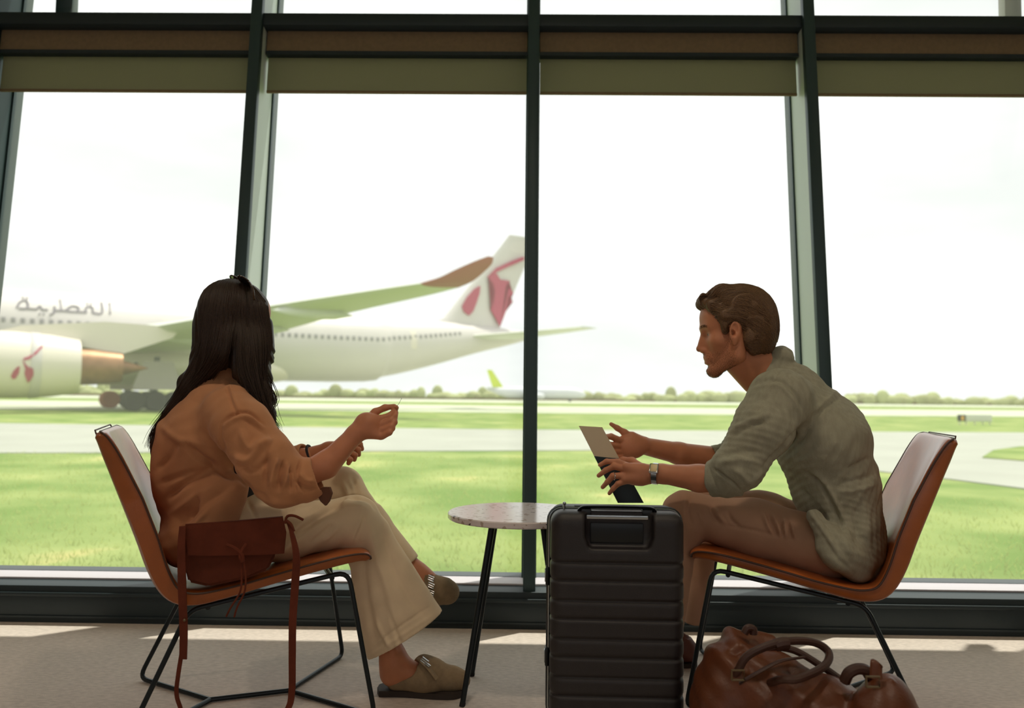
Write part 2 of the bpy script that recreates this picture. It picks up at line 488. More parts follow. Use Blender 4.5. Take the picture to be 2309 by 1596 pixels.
RX, RB, RH = 5.2, -5.0, 3.15
mb = MB(); mb.box((0, (RB + 3.2) / 2, -0.1), (2 * RX + 0.4, 3.2 - RB, 0.2)); struct(mb.build('floor', M['carpet'], smooth=False))
mb = MB(); mb.box((0, (RB + 3.50) / 2, RH + 0.1), (2 * RX + 0.4, 3.50 - RB, 0.2)); struct(mb.build('ceiling', M['ceil'], smooth=False))
mb = MB(); mb.box((-RX - 0.1, (RB + 3.2) / 2, RH / 2), (0.2, 3.2 - RB, RH)); struct(mb.build('wall_left', M['wall'], smooth=False))
mb = MB(); mb.box((RX + 0.1, (RB + 3.2) / 2, RH / 2), (0.2, 3.2 - RB, RH)); struct(mb.build('wall_right', M['wall'], smooth=False))
BW = 1.45  # unseen openings added above this height to let in daylight fill
mb = MB(); mb.box((0, RB - 0.1, BW / 2), (2 * RX + 0.4, 0.2, BW)); mb.box((0, RB - 0.1, RH - 0.15), (2 * RX + 0.4, 0.2, 0.3))
for x in (-5.2, -2.6, 0, 2.6, 5.2): mb.box((x, RB - 0.1, RH / 2), (0.35, 0.2, RH))
struct(mb.build('wall_back', M['wall'], smooth=False))

# mullion centres along the facade
MX = [-3.35, -2.205, -1.075, 0.0725, 1.198, 2.33, 3.46]
# plinth under the glass
mb = MB()
ybox(mb, -RX, RX, 0.0, 0.23, 0.0, 0.135, 0.003)
ybox(mb, -RX, RX, -0.012, 0.0, 0.098, 0.112, 0.003)
ybox(mb, -RX, RX, -0.006, 0.0, 0.020, 0.026)
plinth = struct(mb.build('baseboard_front', M['frame_dark']))
mb = MB(); ybox(mb, -RX, RX, 0.100, 0.215, 0.1352, 0.143, 0.002)
struct(mb.build('trim_1', M['ledge']))
GN = 0.20                                                  # glass plane behind the mullion fronts
V_B0, V_B1 = 2.415, 2.447
VT = 3.165
for i, u in enumerate(MX):
    w = 0.046
    mb = MB(); fbox(mb, u - w / 2, u + w / 2, 0.0, 0.03, 0.0, VT, 0.002)
    fbox(mb, u - w / 2 - 0.006, u + w / 2 + 0.006, GN - 0.012, GN + 0.05, 0.12, VT)
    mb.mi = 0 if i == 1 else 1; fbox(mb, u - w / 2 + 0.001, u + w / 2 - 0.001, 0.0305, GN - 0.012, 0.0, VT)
    struct(mb.build('trim_%d' % (i + 2), [M['frame'], M['frame_skylit']]))
mb = MB(); fbox(mb, -RX, RX, 0.02, GN + 0.02, V_B0 - 0.02, V_B1, 0.002)
struct(mb.build('trim_9', M['frame_dark']))
mb = MB(); ybox(mb, -RX, RX, 0.212, 0.29, 0.13, 0.1445)
struct(mb.build('trim_10', M['frame_dark']))
for i in range(len(MX) - 1):
    a, b = MX[i] + 0.03, MX[i + 1] - 0.03
    win = empty('window_%d' % (i + 1), tuple(fp((a + b) / 2, GN, 0.15))); win['kind'] = 'structure'
    mb = MB(); fbox(mb, a - 0.01, b + 0.01, GN, GN + 0.008, 0.145, V_B0 + 0.01)
    mb.build('glass_pane', M['glass'], win, smooth=False, ws=True)
    mb = MB(); fbox(mb, a - 0.01, b + 0.01, GN, GN + 0.008, V_B1 - 0.01, VT)
    mb.build('glass_pane', M['glass'], win, smooth=False, ws=True)
# ends of the facade, the wide pier at the left and an added roof edge
mb = MB(); fbox(mb, MX[1] - 0.5, MX[1] - 0.02, 0.01, 0.24, 0, VT); struct(mb.build('trim_14', M['frame'], smooth=False))
mb = MB()
fbox(mb, -RX - 0.2, MX[0], 0.02, 0.2, 0, VT); fbox(mb, MX[-1], RX + 0.2, 0.02, 0.2, 0, VT)
struct(mb.build('wall_front', M['frame_dark'], smooth=False))
mb = MB(); mb.box((0, 3.42, 3.22), (2 * RX, 0.20, 0.12)); struct(mb.build('trim_11', M['frame'], smooth=False))  # unseen overhang placed to stop sun through the upper panes
# outside bracket posts showing in the top panes
for px in (130, 2300):
    p = W(px, 20, 3.40)
    mb = MB(); mb.box((p[0], 3.47, 2.80), (0.075, 0.05, 0.66), bevel=0.004)
    struct(mb.build('trim_%d' % (12 if px < 1000 else 13), M['frame'] if px < 1000 else M['ledge']))

# roller blinds, one per bay
blinds = [('leftmost roller blind, cut off by the left edge of the photo', 0), ('roller blind left of the window bay behind the woman', 1)]
BL = {0: 'roller blind beyond the left edge column', 1: 'leftmost roller blind in view, over the aircraft engine and lettering',
      2: 'roller blind between the left and centre mullions, above the aircraft tail', 3: 'roller blind right of the centre mullion, above the empty sky',
      4: 'rightmost roller blind, above the window behind the right chair', 5: 'roller blind beyond the right edge'}
for i in range(1, 5):
    a, b = MX[i] + 0.026, MX[i + 1] - 0.026
    r = empty('roller_blind', tuple(fp((a + b) / 2, 0.1, 2.10)))
    tag(r, BL[i], 'blind', 'roller blinds along the top of the windows')
    mb = MB(); fbox(mb, a, b, 0.07, 0.14, 2.306, V_B0, 0.003); mb.build('pelmet', M['pelmet'], r, ws=True)
    mb = MB(); fbox(mb, a, b, 0.066, 0.13, 2.290, 2.305); mb.build('cassette_rail', M['frame_dark'], r, ws=True, smooth=False)
    mb = MB(); fbox(mb, a + 0.002, b - 0.002, 0.098, 0.100, 2.14, 2.298); mb.build('blind_cloth', M['blind'], r, ws=True, smooth=False)
    mb = MB(); fbox(mb, a + 0.002, b - 0.002, 0.094, 0.104, 2.132, 2.143, 0.002); mb.build('bottom_bar', M['pelmet'], r, ws=True)

# fill lights added under the ceiling, out of view, to brighten the lounge
lampm = bpy.data.materials.new('fill_glow'); lampm.use_nodes = True
_b = lampm.node_tree.nodes['Principled BSDF']; _b.inputs['Emission Color'].default_value = (1.0, 0.80, 0.58, 1); _b.inputs['Emission Strength'].default_value = 6.0
k = 0
for x in (-2.6, 0, 2.6):
    for y in (1.3, -0.9, -3.4):
        r = empty('fill_light', (x, y, RH))
        tag(r, 'round warm added fill light, %s in the row %s' % ({-2.6: 'leftmost', 0: 'middle one', 2.6: 'rightmost'}[x], {1.3: 'nearest the window', -0.9: 'halfway back', -3.4: 'farthest from the window'}[y]), 'ceiling light', 'fill lights added to the lounge')
        mb = MB(); mb.lathe([(0.18, 0.0), (0.20, -0.012), (0.17, -0.014)], n=32); mb.build('fill_light_ring', M['ledge'], r)
        mb = MB(); mb.lathe([(0.166, -0.0145), (0.160, -0.019)], n=32); mb.build('fill_light_diffuser', lampm, r)
        ld = bpy.data.lights.new('fill_spot', 'SPOT'); ld.energy = {1.3: 70, -0.9: 28, -3.4: 16}[y]; ld.color = (1.0, 0.84, 0.66); ld.spot_size = math.radians(125); ld.spot_blend = 0.8; ld.shadow_soft_size = 0.15
        lo = bpy.data.objects.new('fill_spot', ld); COL.objects.link(lo); lo.parent = r; lo.location = (0, 0, -0.03)

# ================================================================== OUTSIDE
GZ = -0.40
def gpoly(name, pix, z, m, th=0.06, extra=None):
    mb = MB(); pts = [p if len(p) == 3 else G(p[0], p[1], z) for p in pix]
    mb.prism([(p[0], p[1], z) for p in pts], (0, 0, -th))
    return struct(mb.build(name, m, smooth=False))
mb = MB(); mb.box((0, 700, GZ - 0.25), (2400, 1393, 0.5)); struct(mb.build('grass_field', M['grass'], smooth=False))
gpoly('taxiway', [(-900, 1020), (200, 1020), (900, 1016), (1500, 1014), (1760, 1022), (1900, 1042), (1985, 1062), (2150, 1080), (2309, 1100), (2800, 1160),
                  (2900, 985), (2309, 975), (1154, 968), (300, 958), (-900, 941)], GZ + 0.02, M['asphalt'])
gpoly('grass_island', [(2215, 1030), (2240, 1014), (2300, 1006), (2700, 1004), (2700, 1042), (2309, 1037)], GZ + 0.045, M['grass'])
gpoly('apron', [(-1500, 910), (0, 922), (600, 924), (1154, 930), (1700, 935), (2309, 939), (2800, 944),
                (2800, 930), (2309, 925), (1700, 921), (1154, 915), (600, 908), (0, 902), (-1500, 886)], GZ + 0.03, M['asphalt2'])
gpoly('runway', [(-1500, 880), (0, 895), (600, 902), (1154, 908), (1700, 913), (2309, 919), (2700, 923),
                 (2700, 917), (2309, 912.5), (1700, 907.5), (1154, 902), (600, 896), (0, 889), (-1500, 873)], GZ + 0.05, M['asphalt2'])
# far shrubs and trees as one uncountable band
M['leaf'] = mat('far_foliage_hazed', (150, 152, 112), 0.95, col2=(176, 182, 134), vscale=0.12, detail=6, spec=0.1)  # leaves paled, distance haze put into the colour
M['bark'] = mat('bare_earth', (120, 100, 80), 0.95)
rnd = random.Random(3)
mb = MB()
for k in range(420):
    x = -260 + k * 1.75 + rnd.uniform(-1, 1); y = 330 + rnd.uniform(-8, 14) - 0.06 * x
    h = 2.2 + 1.5 * abs(math.sin(x * 0.045 + 1)) + rnd.uniform(-0.6, 1.0) + (2.2 if rnd.random() < 0.05 else 0)
    mb.ball((x, y, GZ + h * 0.42), 1.0, (rnd.uniform(1.8, 4.2), 2.0, h * 0.62), 8, 6)
tag(mb.build('far_shrubs', M['leaf']), 'band of low bushes and trees along the far side of the airfield', 'bushes', kind='stuff')
mb = MB(); mb.box((20, 322, GZ + 0.35), (620, 1.2, 0.9)); struct(mb.build('earth_bank', M['bark'], smooth=False))

# tufts of the near lawn
m = bpy.data.materials.new('grass_blade'); m.use_nodes = True; nt = m.node_tree; nt.nodes.clear()
o_ = nt.nodes.new('ShaderNodeOutputMaterial'); df = nt.nodes.new('ShaderNodeBsdfDiffuse'); tr = nt.nodes.new('ShaderNodeBsdfTranslucent'); mx = nt.nodes.new('ShaderNodeMixShader')
df.inputs[0].default_value = lin((186, 196, 124)); tr.inputs[0].default_value = lin((186, 198, 120)); mx.inputs[0].default_value = 0.5
nt.links.new(df.outputs[0], mx.inputs[1]); nt.links.new(tr.outputs[0], mx.inputs[2]); nt.links.new(mx.outputs[0], o_.inputs[0]); M['blade'] = m
rnd = random.Random(5)
mb = MB()
V, Fq = [], []
for k in range(16000):
    y = 5.2 + (rnd.random() ** 1.6) * 11.5; x = rnd.uniform(-0.72, 0.72) * y
    if x > 3 and y > 10.5: continue
    h = rnd.uniform(0.02, 0.055); a = rnd.uniform(0, math.pi); w = 0.003 + 0.0004 * y; dx, dy = math.cos(a) * w, math.sin(a) * w
    lx, ly = rnd.uniform(-.03, .03), rnd.uniform(-.03, .03); b = len(V)
    V += [(x - dx, y - dy, GZ), (x + dx, y + dy, GZ), (x + lx + dx * .2, y + ly + dy * .2, GZ + h), (x + lx - dx * .2, y + ly - dy * .2, GZ + h)]
    Fq.append((b, b + 1, b + 2, b + 3))
mb.bm.free()
tag(link_mesh('grass_blades', to_mesh('grass_blades', (np.array(V), np.array(Fq))), M['blade'], smooth=False), 'longer grass blades in the lawn outside the windows', 'grass', kind='stuff')

# ---- airfield guidance sign
M['black'] = mat('sign_black', (40, 38, 34), 0.6); M['yellow'] = mat('sign_yellow', (236, 176, 60), 0.6); M['signgrey'] = mat('sign_back', (206, 206, 196), 0.6)
g0 = G(2198, 957, GZ)
sg = empty('airfield_sign', (g0[0], g0[1], GZ), 0.0)
tag(sg, 'low airfield sign with yellow mark on black panel, on far grass at right', 'sign')
s_ = g0[1] / FPX
mb = MB(); mb.box((-30 * s_, 0, 0.36), (15 * s_, 0.18, 0.36), bevel=0.01); mb.build('black_panel', M['black'], sg)
mb = MB(); mb.prism([(-30 * s_ - .05, -0.094, 0.25), (-30 * s_ + .09, -0.094, 0.25), (-30 * s_ + .09, -0.094, 0.42), (-30 * s_ + 0.03, -0.094, 0.49), (-30 * s_ - .05, -0.094, 0.42)], (0, 0.006, 0)); mb.build('yellow_mark', M['yellow'], sg, smooth=False)
mb = MB(); mb.box((8 * s_, 0, 0.36), (58 * s_, 0.18, 0.38), bevel=0.01); mb.build('pale_panel', M['signgrey'], sg)
for x in (-34, -20, 0, 18, 34):
    mb = MB(); mb.box((x * s_, 0, 0.09), (0.05, 0.05, 0.18)); mb.build('support_post', M['signgrey'], sg, smooth=False)

# ================================================================== AIRLINER
M['fuse'] = mat('fuselage_pale_grey', (206, 200, 196), 0.42, var=0.02, vscale=0.3)
M['fuse_belly'] = mat('belly_cream', (222, 214, 200), 0.45)
M['wing'] = mat('wing_grey', (204, 206, 196), 0.5)
M['burgundy'] = mat('burgundy_paint_hazed', (176, 70, 98), 0.45)  # burgundy paled to carry the hazy veil in its colour
M['rust'] = mat('winglet_maroon', (170, 92, 84), 0.5)
M['letter'] = mat('lettering_grey', (132, 126, 134), 0.6)
M['glassd'] = mat('cabin_window_dark', (158, 154, 156), 0.3)
M['tyre'] = mat('tyre_rubber', (50, 46, 44), 0.85); M['hub'] = mat('wheel_hub', (176, 172, 164), 0.5)
M['rusty'] = mat('orange_cover', (150, 84, 50), 0.7)
M['strut'] = mat('gear_strut', (84, 88, 84), 0.5); M['door'] = mat('gear_door', (186, 178, 172), 0.5)
M['exhaust'] = mat('exhaust_bronze', (150, 112, 80), 0.45, 0.5, var=0.15, vscale=1.2)
TH = math.radians(34.6)
pl = empty('airliner', (-52.2, 44.6, GZ), TH)
tag(pl, 'large white passenger jet with burgundy emblem on its tail fin, standing on the taxiway', 'aircraft')
def P3(a, b, z): return (a, -b, z)        # a aft of nose, b towards port (camera) side, z above ground
ZC = 5.45
st = [(0, .05, -.7), (0.6, .8, -.62), (2, 1.6, -.42), (4, 2.35, -.2), (7, 2.85, -.03), (10, 2.98, 0), (44, 2.98, 0), (49, 2.7, .25), (54, 2.1, .8), (59, 1.35, 1.42), (63, .8, 1.85), (65.5, .35, 2.1), (66.2, .05, 2.15)]
st = [tuple(v) for v in spline(st, 4)]
mb = MB(); n = 48; rings = []
for a, r, dz in st:
    r = max(r, 0.03)
    rings.append([P3(a, r * math.sin(2 * math.pi * k / n), ZC + dz + r * 1.02 * math.cos(2 * math.pi * k / n)) for k in range(n)])
mb.loft(rings); mb.build('fuselage', M['fuse'], pl)
mb = MB(); rings = []
for a, w_, h_ in spline([(17, .3, .2), (20, 2.4, 1.0), (24, 3.2, 1.5), (33, 3.3, 1.6), (38, 2.6, 1.3), (42, .8, .6), (43, .1, .1)], 4):
    rings.append([P3(a, max(w_, .05) * math.cos(2 * math.pi * k / 32), ZC - 2.05 + max(h_, .05) * math.sin(2 * math.pi * k / 32)) for k in range(32)])
mb.loft(rings); mb.build('belly_fairing', M['fuse_belly'], pl)

def foil(a0, b, z0, chord, th, n=14, vert=False):
    """airfoil section; returns ring"""
    ring = []
    for side in (1, -1):
        ks = range(n) if side == 1 else range(n - 1, -1, -1)
        for k in ks:
            t = k / (n - 1); y = th * chord * (2.97 * math.sqrt(t) - 1.26 * t - 3.516 * t * t + 2.843 * t ** 3 - 1.036 * t ** 4) * 0.5
            if t == 1: y = 0.002 * chord + 0.01
            ring.append((a0 + t * chord, side * y))
    out = []
    for x, y in ring:
        if vert: out.append(P3(x, b + y, z0))
        else: out.append(P3(x, b, z0 + y))
    return out
def wing(sgn):
    mb = MB(); rings = []
    secs = [(20.5, 2.0, 4.7, 13.0, .13), (25.0, 6.5, 5.2, 9.6, .12), (28.2, 11, 5.65, 7.6, .11), (32.6, 18, 6.55, 5.4, .10), (36.8, 24.5, 7.25, 3.5, .10), (38.5, 27.0, 7.52, 2.5, .10)]
    for a, b, z, c, t in spline(secs, 3): rings.append(foil(a, sgn * b, z, c, t))
    mb.loft(rings); w = mb.build('wing', M['wing'], pl)
    mb = MB(); rings = []
    secs = [(38.5, 27.0, 7.52, 2.5, .10), (39.2, 27.8, 7.8, 2.2, .1), (39.9, 28.5, 8.25, 1.8, .1), (40.7, 29.1, 8.7, 1.2, .1), (41.4, 29.4, 9.02, 0.4, .1)]
    for a, b, z, c, t in spline(secs, 3): rings.append(foil(a, sgn * b, z, c, t))
    mb.loft(rings); mb.build('winglet', M['rust'], w)
    for a, b, z in ((31.0, 8.5, 5.0), (33.2, 13.5, 5.6), (35.4, 19, 6.3)):
        mb = MB(); mb.lathe([(0.02, -2.6), (.3, -1.6), (.42, 0), (.33, 1.4), (.02, 2.6)], P3(a, sgn * b, z), 16, 'X'); mb.build('flap_fairing', M['wing'], w)
wing(1); wing(-1)
def engine(sgn):
    c = P3(0, sgn * 10.5, 2.85)
    mb = MB(); mb.lathe([(1.45, 17.3), (1.62, 17.0), (1.80, 17.3), (1.97, 18.6), (2.0, 20.2), (1.90, 22.0), (1.66, 23.6), (1.62, 23.6), (1.5, 21.5), (1.45, 18.0)], c, 40, 'X')
    e = mb.build('engine', M['fuse_belly'], pl)
    mb = MB(); mb.lathe([(1.35, 20.5), (1.18, 23.0), (1.12, 24.4), (0.95, 26.0), (0.86, 26.0), (0.8, 24.5)], c, 32, 'X'); mb.build('exhaust_cone', M['exhaust'], e)
    mb = MB(); mb.lathe([(0.5, 24.0), (0.45, 26.2), (0.02, 27.6)], c, 24, 'X'); mb.build('exhaust_plug', M['exhaust'], e)
    mb = MB(); mb.lathe([(1.5, 17.9), (0.4, 17.8), (0.05, 17.3)], c, 32, 'X'); mb.build('fan', M['strut'], e)
    mb = MB(); y = -sgn * 10.5
    mb.prism([(18.6, y - .22, 4.55), (20.5, y - .22, 5.2), (25.0, y - .22, 5.7), (29.5, y - .22, 5.6), (29.0, y - .22, 4.9), (26.0, y - .22, 3.7), (23.0, y - .22, 4.2), (21.5, y - .22, 4.6)], (0, .44, 0)); mb.build('pylon', M['fuse_belly'], e)
    mb = MB(); mb.lathe([(2.002, 20.98), (2.010, 21.0), (1.965, 21.5), (1.955, 21.52)], c, 40, 'X'); mb.build('cowl_seam', M['fuse'], e)
    return e
eng = engine(1); engine(-1)
# horned antelope head emblem, laid on a surface by a mapping function
ORYX = [[(0.0, 0.18), (.10, .05), (.22, .10), (.34, .34), (.36, .62), (.26, .60), (.10, .42)],
        [(.46, .92), (.62, .70), (.74, .60), (.92, .56), (.80, .46), (.96, .40), (.84, .32), (.96, .24), (.82, .17), (.86, .02), (.74, -.10), (.66, .10), (.58, .30), (.60, .52), (.52, .74)],
        [(.50, .98), (.72, 1.06), (1.02, 1.30), (1.30, 1.62), (1.34, 1.54), (1.08, 1.20), (.76, .94), (.54, .88)]]
def emblem(name, fn, m, parent, nrm):
    mb = MB()
    for poly in ORYX:
        A = [fn(x, y, 0) for x, y in poly]; B = [fn(x, y, 1) for x, y in poly]
        va = [mb.bm.verts.new(p) for p in A]; vb = [mb.bm.verts.new(p) for p in B]
        mb.bm.faces.new(va); mb.bm.faces.new(list(reversed(vb)))
        for i in range(len(va)): mb.bm.faces.new((va[i], vb[i], vb[(i + 1) % len(va)], va[(i + 1) % len(va)]))
    bmesh.ops.triangulate(mb.bm, faces=mb.bm.faces[:])
    return mb.build(name, m, parent, smooth=False)
def on_nacelle(x, y, k):
    r = 2.03 - 0.05 * k; s = (y - .45) * 1.35 / 2.0 - 0.16
    return P3(20.0 + x * 1.15, 10.5 + r * math.cos(s), 2.80 + r * math.sin(s))
emblem('emblem', on_nacelle, M['burgundy'], eng, 1)
# fin and tailplanes
mb = MB(); rings = []
for a, z, c, t in ((52.2, 7.3, 9.6, .09), (55.4, 8.7, 6.6, .09), (61.8, 16.3, 3.9, .09), (62.9, 17.7, 3.3, .08)): rings.append(foil(a, 0, z, c, t, vert=True))
mb.loft(rings); fin = mb.build('tail_fin', M['fuse'], pl)
# the emblem's outline on the port side of the fin, traced as (a, z) in metres
Mi = (Matrix.Translation(pl.location) @ Matrix.Rotation(TH, 4, 'Z')).inverted()
def fin_az(px, py):
    d = Mi.to_3x3() @ ray(px, py); o = Mi @ Vector((0, 0, CAMZ)); t = (-.44 - o.y) / d.y
    q = o + d * t; return q.x, q.z
FINP = [[(1043, 690), (1047, 703), (1058, 711), (1067, 702), (1075, 682), (1082, 660), (1083, 644), (1070, 652), (1054, 670)],
        [(1101, 624), (1110, 616), (1120, 616), (1128, 630), (1150, 633), (1141, 643), (1158, 660), (1146, 670), (1157, 680), (1146, 686), (1141, 702), (1128, 736), (1118, 716), (1107, 698), (1115, 676), (1116, 655), (1112, 640)],
        [(1101, 624), (1120, 604), (1150, 590), (1181, 578), (1182, 586), (1152, 599), (1126, 611), (1112, 618)]]
mb = MB()
for poly in FINP:
    az = [fin_az(*p) for p in poly]
    va = [mb.bm.verts.new((a, -.445, z)) for a, z in az]; vb = [mb.bm.verts.new((a, -.30, z)) for a, z in az]
    mb.bm.faces.new(va); mb.bm.faces.new(list(reversed(vb)))
    for i in range(len(va)): mb.bm.faces.new((va[i], vb[i], vb[(i + 1) % len(va)], va[(i + 1) % len(va)]))
bmesh.ops.triangulate(mb.bm, faces=mb.bm.faces[:])
mb.build('emblem', M['burgundy'], fin, smooth=False)
for sgn in (1, -1):
    mb = MB(); rings = []
    for a, b, z, c, t in ((57.0, .6, 7.0, 6.0, .09), (61.5, 6.0, 7.45, 3.7, .08), (64.6, 9.3, 7.8, 2.1, .08)): rings.append(foil(a, sgn * b, z, c, t))
    mb.loft(rings); mb.build('tailplane', M['wing'], pl)
# cabin windows on the port side
wm = None
def cabin_window(a, r, zc):
    global wm
    s = math.asin(0.62 / r); y = r * math.cos(s) + 0.015
    if wm is None:
        mb = MB(); mb.box((0, 0, 0), (.26, .06, .38), bevel=0.05); o = mb.build('cabin_window', M['glassd'], pl); wm = o
    else:
        o = wm.copy(); COL.objects.link(o)
    o.location = P3(a, y, zc + 0.62); return o
a = 12.0
while a < 56.5:
    rr, dz = 2.98, 0
    for i in range(len(st) - 1):
        if st[i][0] <= a <= st[i + 1][0]:
            t = (a - st[i][0]) / (st[i + 1][0] - st[i][0]); rr = st[i][1] * (1 - t) + st[i + 1][1] * t; dz = st[i][2] * (1 - t) + st[i + 1][2] * t
    if not (29.6 < a < 31.2 or 14.6 < a < 16): cabin_window(a, rr, ZC + dz)
    a += 0.56
for a in (15.3, 30.4, 50.8):
    rr = 2.98 if a < 44 else 2.5; zz = 0 if a < 44 else 0.42
    mb = MB(); rings = []
    for k in range(9):
        s = -0.15 + k / 8 * 0.72; rings.append([P3(a - .5, (rr + .02) * math.cos(s), ZC + zz + rr * 1.02 * math.sin(s)), P3(a + .5, (rr + .02) * math.cos(s), ZC + zz + rr * 1.02 * math.sin(s))])
    mb.loft(rings, cap=False, closed=False); mb.build('cabin_door', M['fuse_belly'], pl)
# lettering on the fuselage side (drawn as strokes, right-to-left script), u from 0 to 1 left to right, v up
def on_fuse(u, v, k=0):
    a = 20.6 + u * 5.9; s = 0.47 + v * 0.38; r = 2.98 + .03
    return P3(a, r * math.cos(s), ZC + r * 1.02 * math.sin(s))
strokes = [([(.0, .12), (.03, .55), (.09, .72), (.11, .35), (.09, .1), (.02, .08)], 0), ([(.09, .12), (.2, .1)], 0), ([(.2, .1), (.23, .35), (.25, .1)], 0), ([(.25, .1), (.31, .1)], 0),
           ([(.33, -.22), (.37, -.1), (.38, .38)], 0), ([(.38, .10), (.46, .1)], 0), ([(.44, 1.0), (.45, .1)], 0), ([(.45, .12), (.60, .10), (.63, .42), (.56, .5), (.5, .15)], 0), ([(.6, .1), (.72, .1)], 0),
           ([(.70, .12), (.72, .5), (.78, .5), (.78, .12)], 0), ([(.78, .1), (.88, .1), (.885, 1.0)], 0), ([(.97, .08), (.975, 1.0)], 0),
           ([(.05, .95), (.07, .95)], 0), ([(.09, .95), (.11, .95)], 0), ([(.22, -.22), (.235, -.22)], 0), ([(.26, -.22), (.275, -.22)], 0), ([(.72, .8), (.735, .8)], 0), ([(.76, .8), (.775, .8)], 0)]
mb = MB()
for s, _ in strokes: mb.tube([on_fuse(*p) for p in (spline(s, 3) if len(s) > 2 else s)], 0.075, 6)
mb.build('lettering', M['letter'], pl)
# landing gear
def bogie(a, b, side):
    g = empty('main_gear', P3(a, b, 0), 0, pl)
    mb = MB(); mb.tube([(0, 0, .85), (0, 0.15 * side, 2.0), (0, 0.5 * side, 3.8)], .2, 12); mb.tube([(-1.5, 0, .72), (1.5, 0, .72)], .15, 10)
    for x in (-1.4, 0, 1.4): mb.tube([(x, -.62, .70), (x, .62, .70)], .1, 8)
    mb.tube([(-.1, 0, 1.2), (-1.3, .1, 3.4)], .1, 8); mb.build('gear_strut', M['strut'], g)
    for x in (-1.4, 0, 1.4):
        for y in (-.55, .55):
            mb = MB(); mb.lathe([(.30, -.2), (.60, -.22), (.70, -.12), (.70, .12), (.60, .22), (.30, .2)], (x, y, .70), 28, 'Y')
            near_ = (y < 0)
            w = mb.build('wheel', M['rusty'] if (x < -1 and side > 0) else M['tyre'], g)
            mb = MB(); mb.lathe([(.02, -.16), (.28, -.19), (.31, -.15), (.31, .15), (.28, .19), (.02, .16)], (x, y, .70), 20, 'Y'); mb.build('wheel_hub', M['rusty'] if (x < -1 and side > 0) else M['hub'], w)
    mb = MB(); mb.prism([(-.9, -.75, 3.5), (1.0, -.75, 3.5), (1.7, -.85, 1.75), (1.3, -.85, 1.5), (-1.5, -.85, 1.5), (-1.55, -.85, 1.75)], (0, .07, 0)); mb.build('gear_door', M['door'], g, smooth=False)
bogie(29.0, 5.3, -1); bogie(29.0, -5.3, 1)
g = empty('nose_gear', P3(5.6, 0, 0), 0, pl)
mb = MB(); mb.tube([(0, 0, .5), (0, 0, 3.2)], .14, 12); mb.tube([(0, -.4, .52), (0, .4, .52)], .08, 8); mb.build('gear_strut', M['strut'], g)
for y in (-.35, .35):
    mb = MB(); mb.lathe([(.02, -.13), (.44, -.15), (.52, -.08), (.52, .08), (.44, .15), (.02, .13)], (0, y, .52), 24, 'Y'); mb.build('wheel', M['tyre'], g)

# ---- small jet far away, nose to the right
M['lime'] = mat('lime_paint', (196, 212, 70), 0.5); M['white'] = mat('white_paint', (206, 208, 212), 0.45)
g0 = G(1210, 912, GZ)
sj = empty('small_airliner', (g0[0] - 14 * (g0[1] / 235), 235, GZ), 0.05)
tag(sj, 'distant small white jet with a lime-yellow tail fin, partly behind the centre mullion', 'aircraft')
k_ = 235 / FPX
L = 228 * k_
x0 = W(1094, 890, 235)[0]
sj.location = (x0, 235, GZ)
mb = MB(); rings = []
for a, r, dz in spline([(0, .15, 1.2), (2, .7, .75), (5, 1.3, .25), (9, 1.75, 0), (24, 1.75, 0), (27, 1.5, -.12), (29, .9, -.35), (L, .1, -.55)], 3):
    r = max(r, .05); rings.append([(a, r * math.cos(2 * math.pi * q / 24), 2.6 + dz + r * math.sin(2 * math.pi * q / 24)) for q in range(24)])
mb.loft(rings); mb.build('fuselage', M['white'], sj)
mb = MB(); mb.prism([(0.4, -.12, 9.2), (1.9, -.12, 9.2), (5.4, -.12, 4.0), (2.2, -.12, 3.9)], (0, .24, 0)); mb.build('tail_fin', M['lime'], sj, smooth=False)
mb = MB(); mb.prism([(11, -1.5, 2.0), (16, -1.5, 2.0), (12.5, -14, 3.4), (11, -14, 3.4)], (0, 0, .3)); mb.prism([(11, 1.5, 2.0), (16, 1.5, 2.0), (12.5, 14, 3.4), (11, 14, 3.4)], (0, 0, .3)); mb.build('wing', M['white'], sj, smooth=False)
mb = MB(); mb.prism([(.4, -4.5, 3.9), (1.6, -4.5, 3.9), (3.4, 0, 3.6), (1, 0, 3.6)], (0, 0, .15)); mb.prism([(.4, 4.5, 3.9), (1.6, 4.5, 3.9), (3.4, 0, 3.6), (1, 0, 3.6)], (0, 0, .15)); mb.build('tailplane', M['white'], sj, smooth=False)
for y in (-5, 5):
    mb = MB(); mb.lathe([(.5, 13.2), (.85, 13.6), (.95, 15), (.8, 16.6), (.5, 17)], (0, y, 1.6), 20, 'X'); mb.build('engine', M['white'], sj)
for x, y in ((25, 0), (13.5, -2.2), (13.5, 2.2)):
    mb = MB(); mb.tube([(x, y, .4), (x, y, 1.8)], .1, 8); mb.lathe([(.05, -.15), (.45, -.12), (.45, .12), (.05, .15)], (x, y, .45), 16, 'Y'); mb.build('landing_wheel', M['tyre'], sj)
# ================================================================== FURNITURE
M['leather'] = mat('cognac_leather', (172, 88, 32), 0.34, var=0.10, vscale=14, bump=0.15, bscale=260, spec=0.5)
M['leather2'] = mat('cognac_leather_back', (158, 84, 34), 0.30, var=0.08, vscale=14, bump=0.12, bscale=260, spec=0.6)
M['leather'].node_tree.nodes['Principled BSDF'].inputs['Coat Weight'].default_value = 0.6; M['leather'].node_tree.nodes['Principled BSDF'].inputs['Coat Roughness'].default_value = 0.22
M['piping'] = mat('dark_piping', (70, 42, 30), 0.5)
M['steel'] = mat('black_powder_steel', (26, 34, 38), 0.38, 0.4)
M['rubber'] = mat('rubber_foot', (22, 22, 24), 0.7)

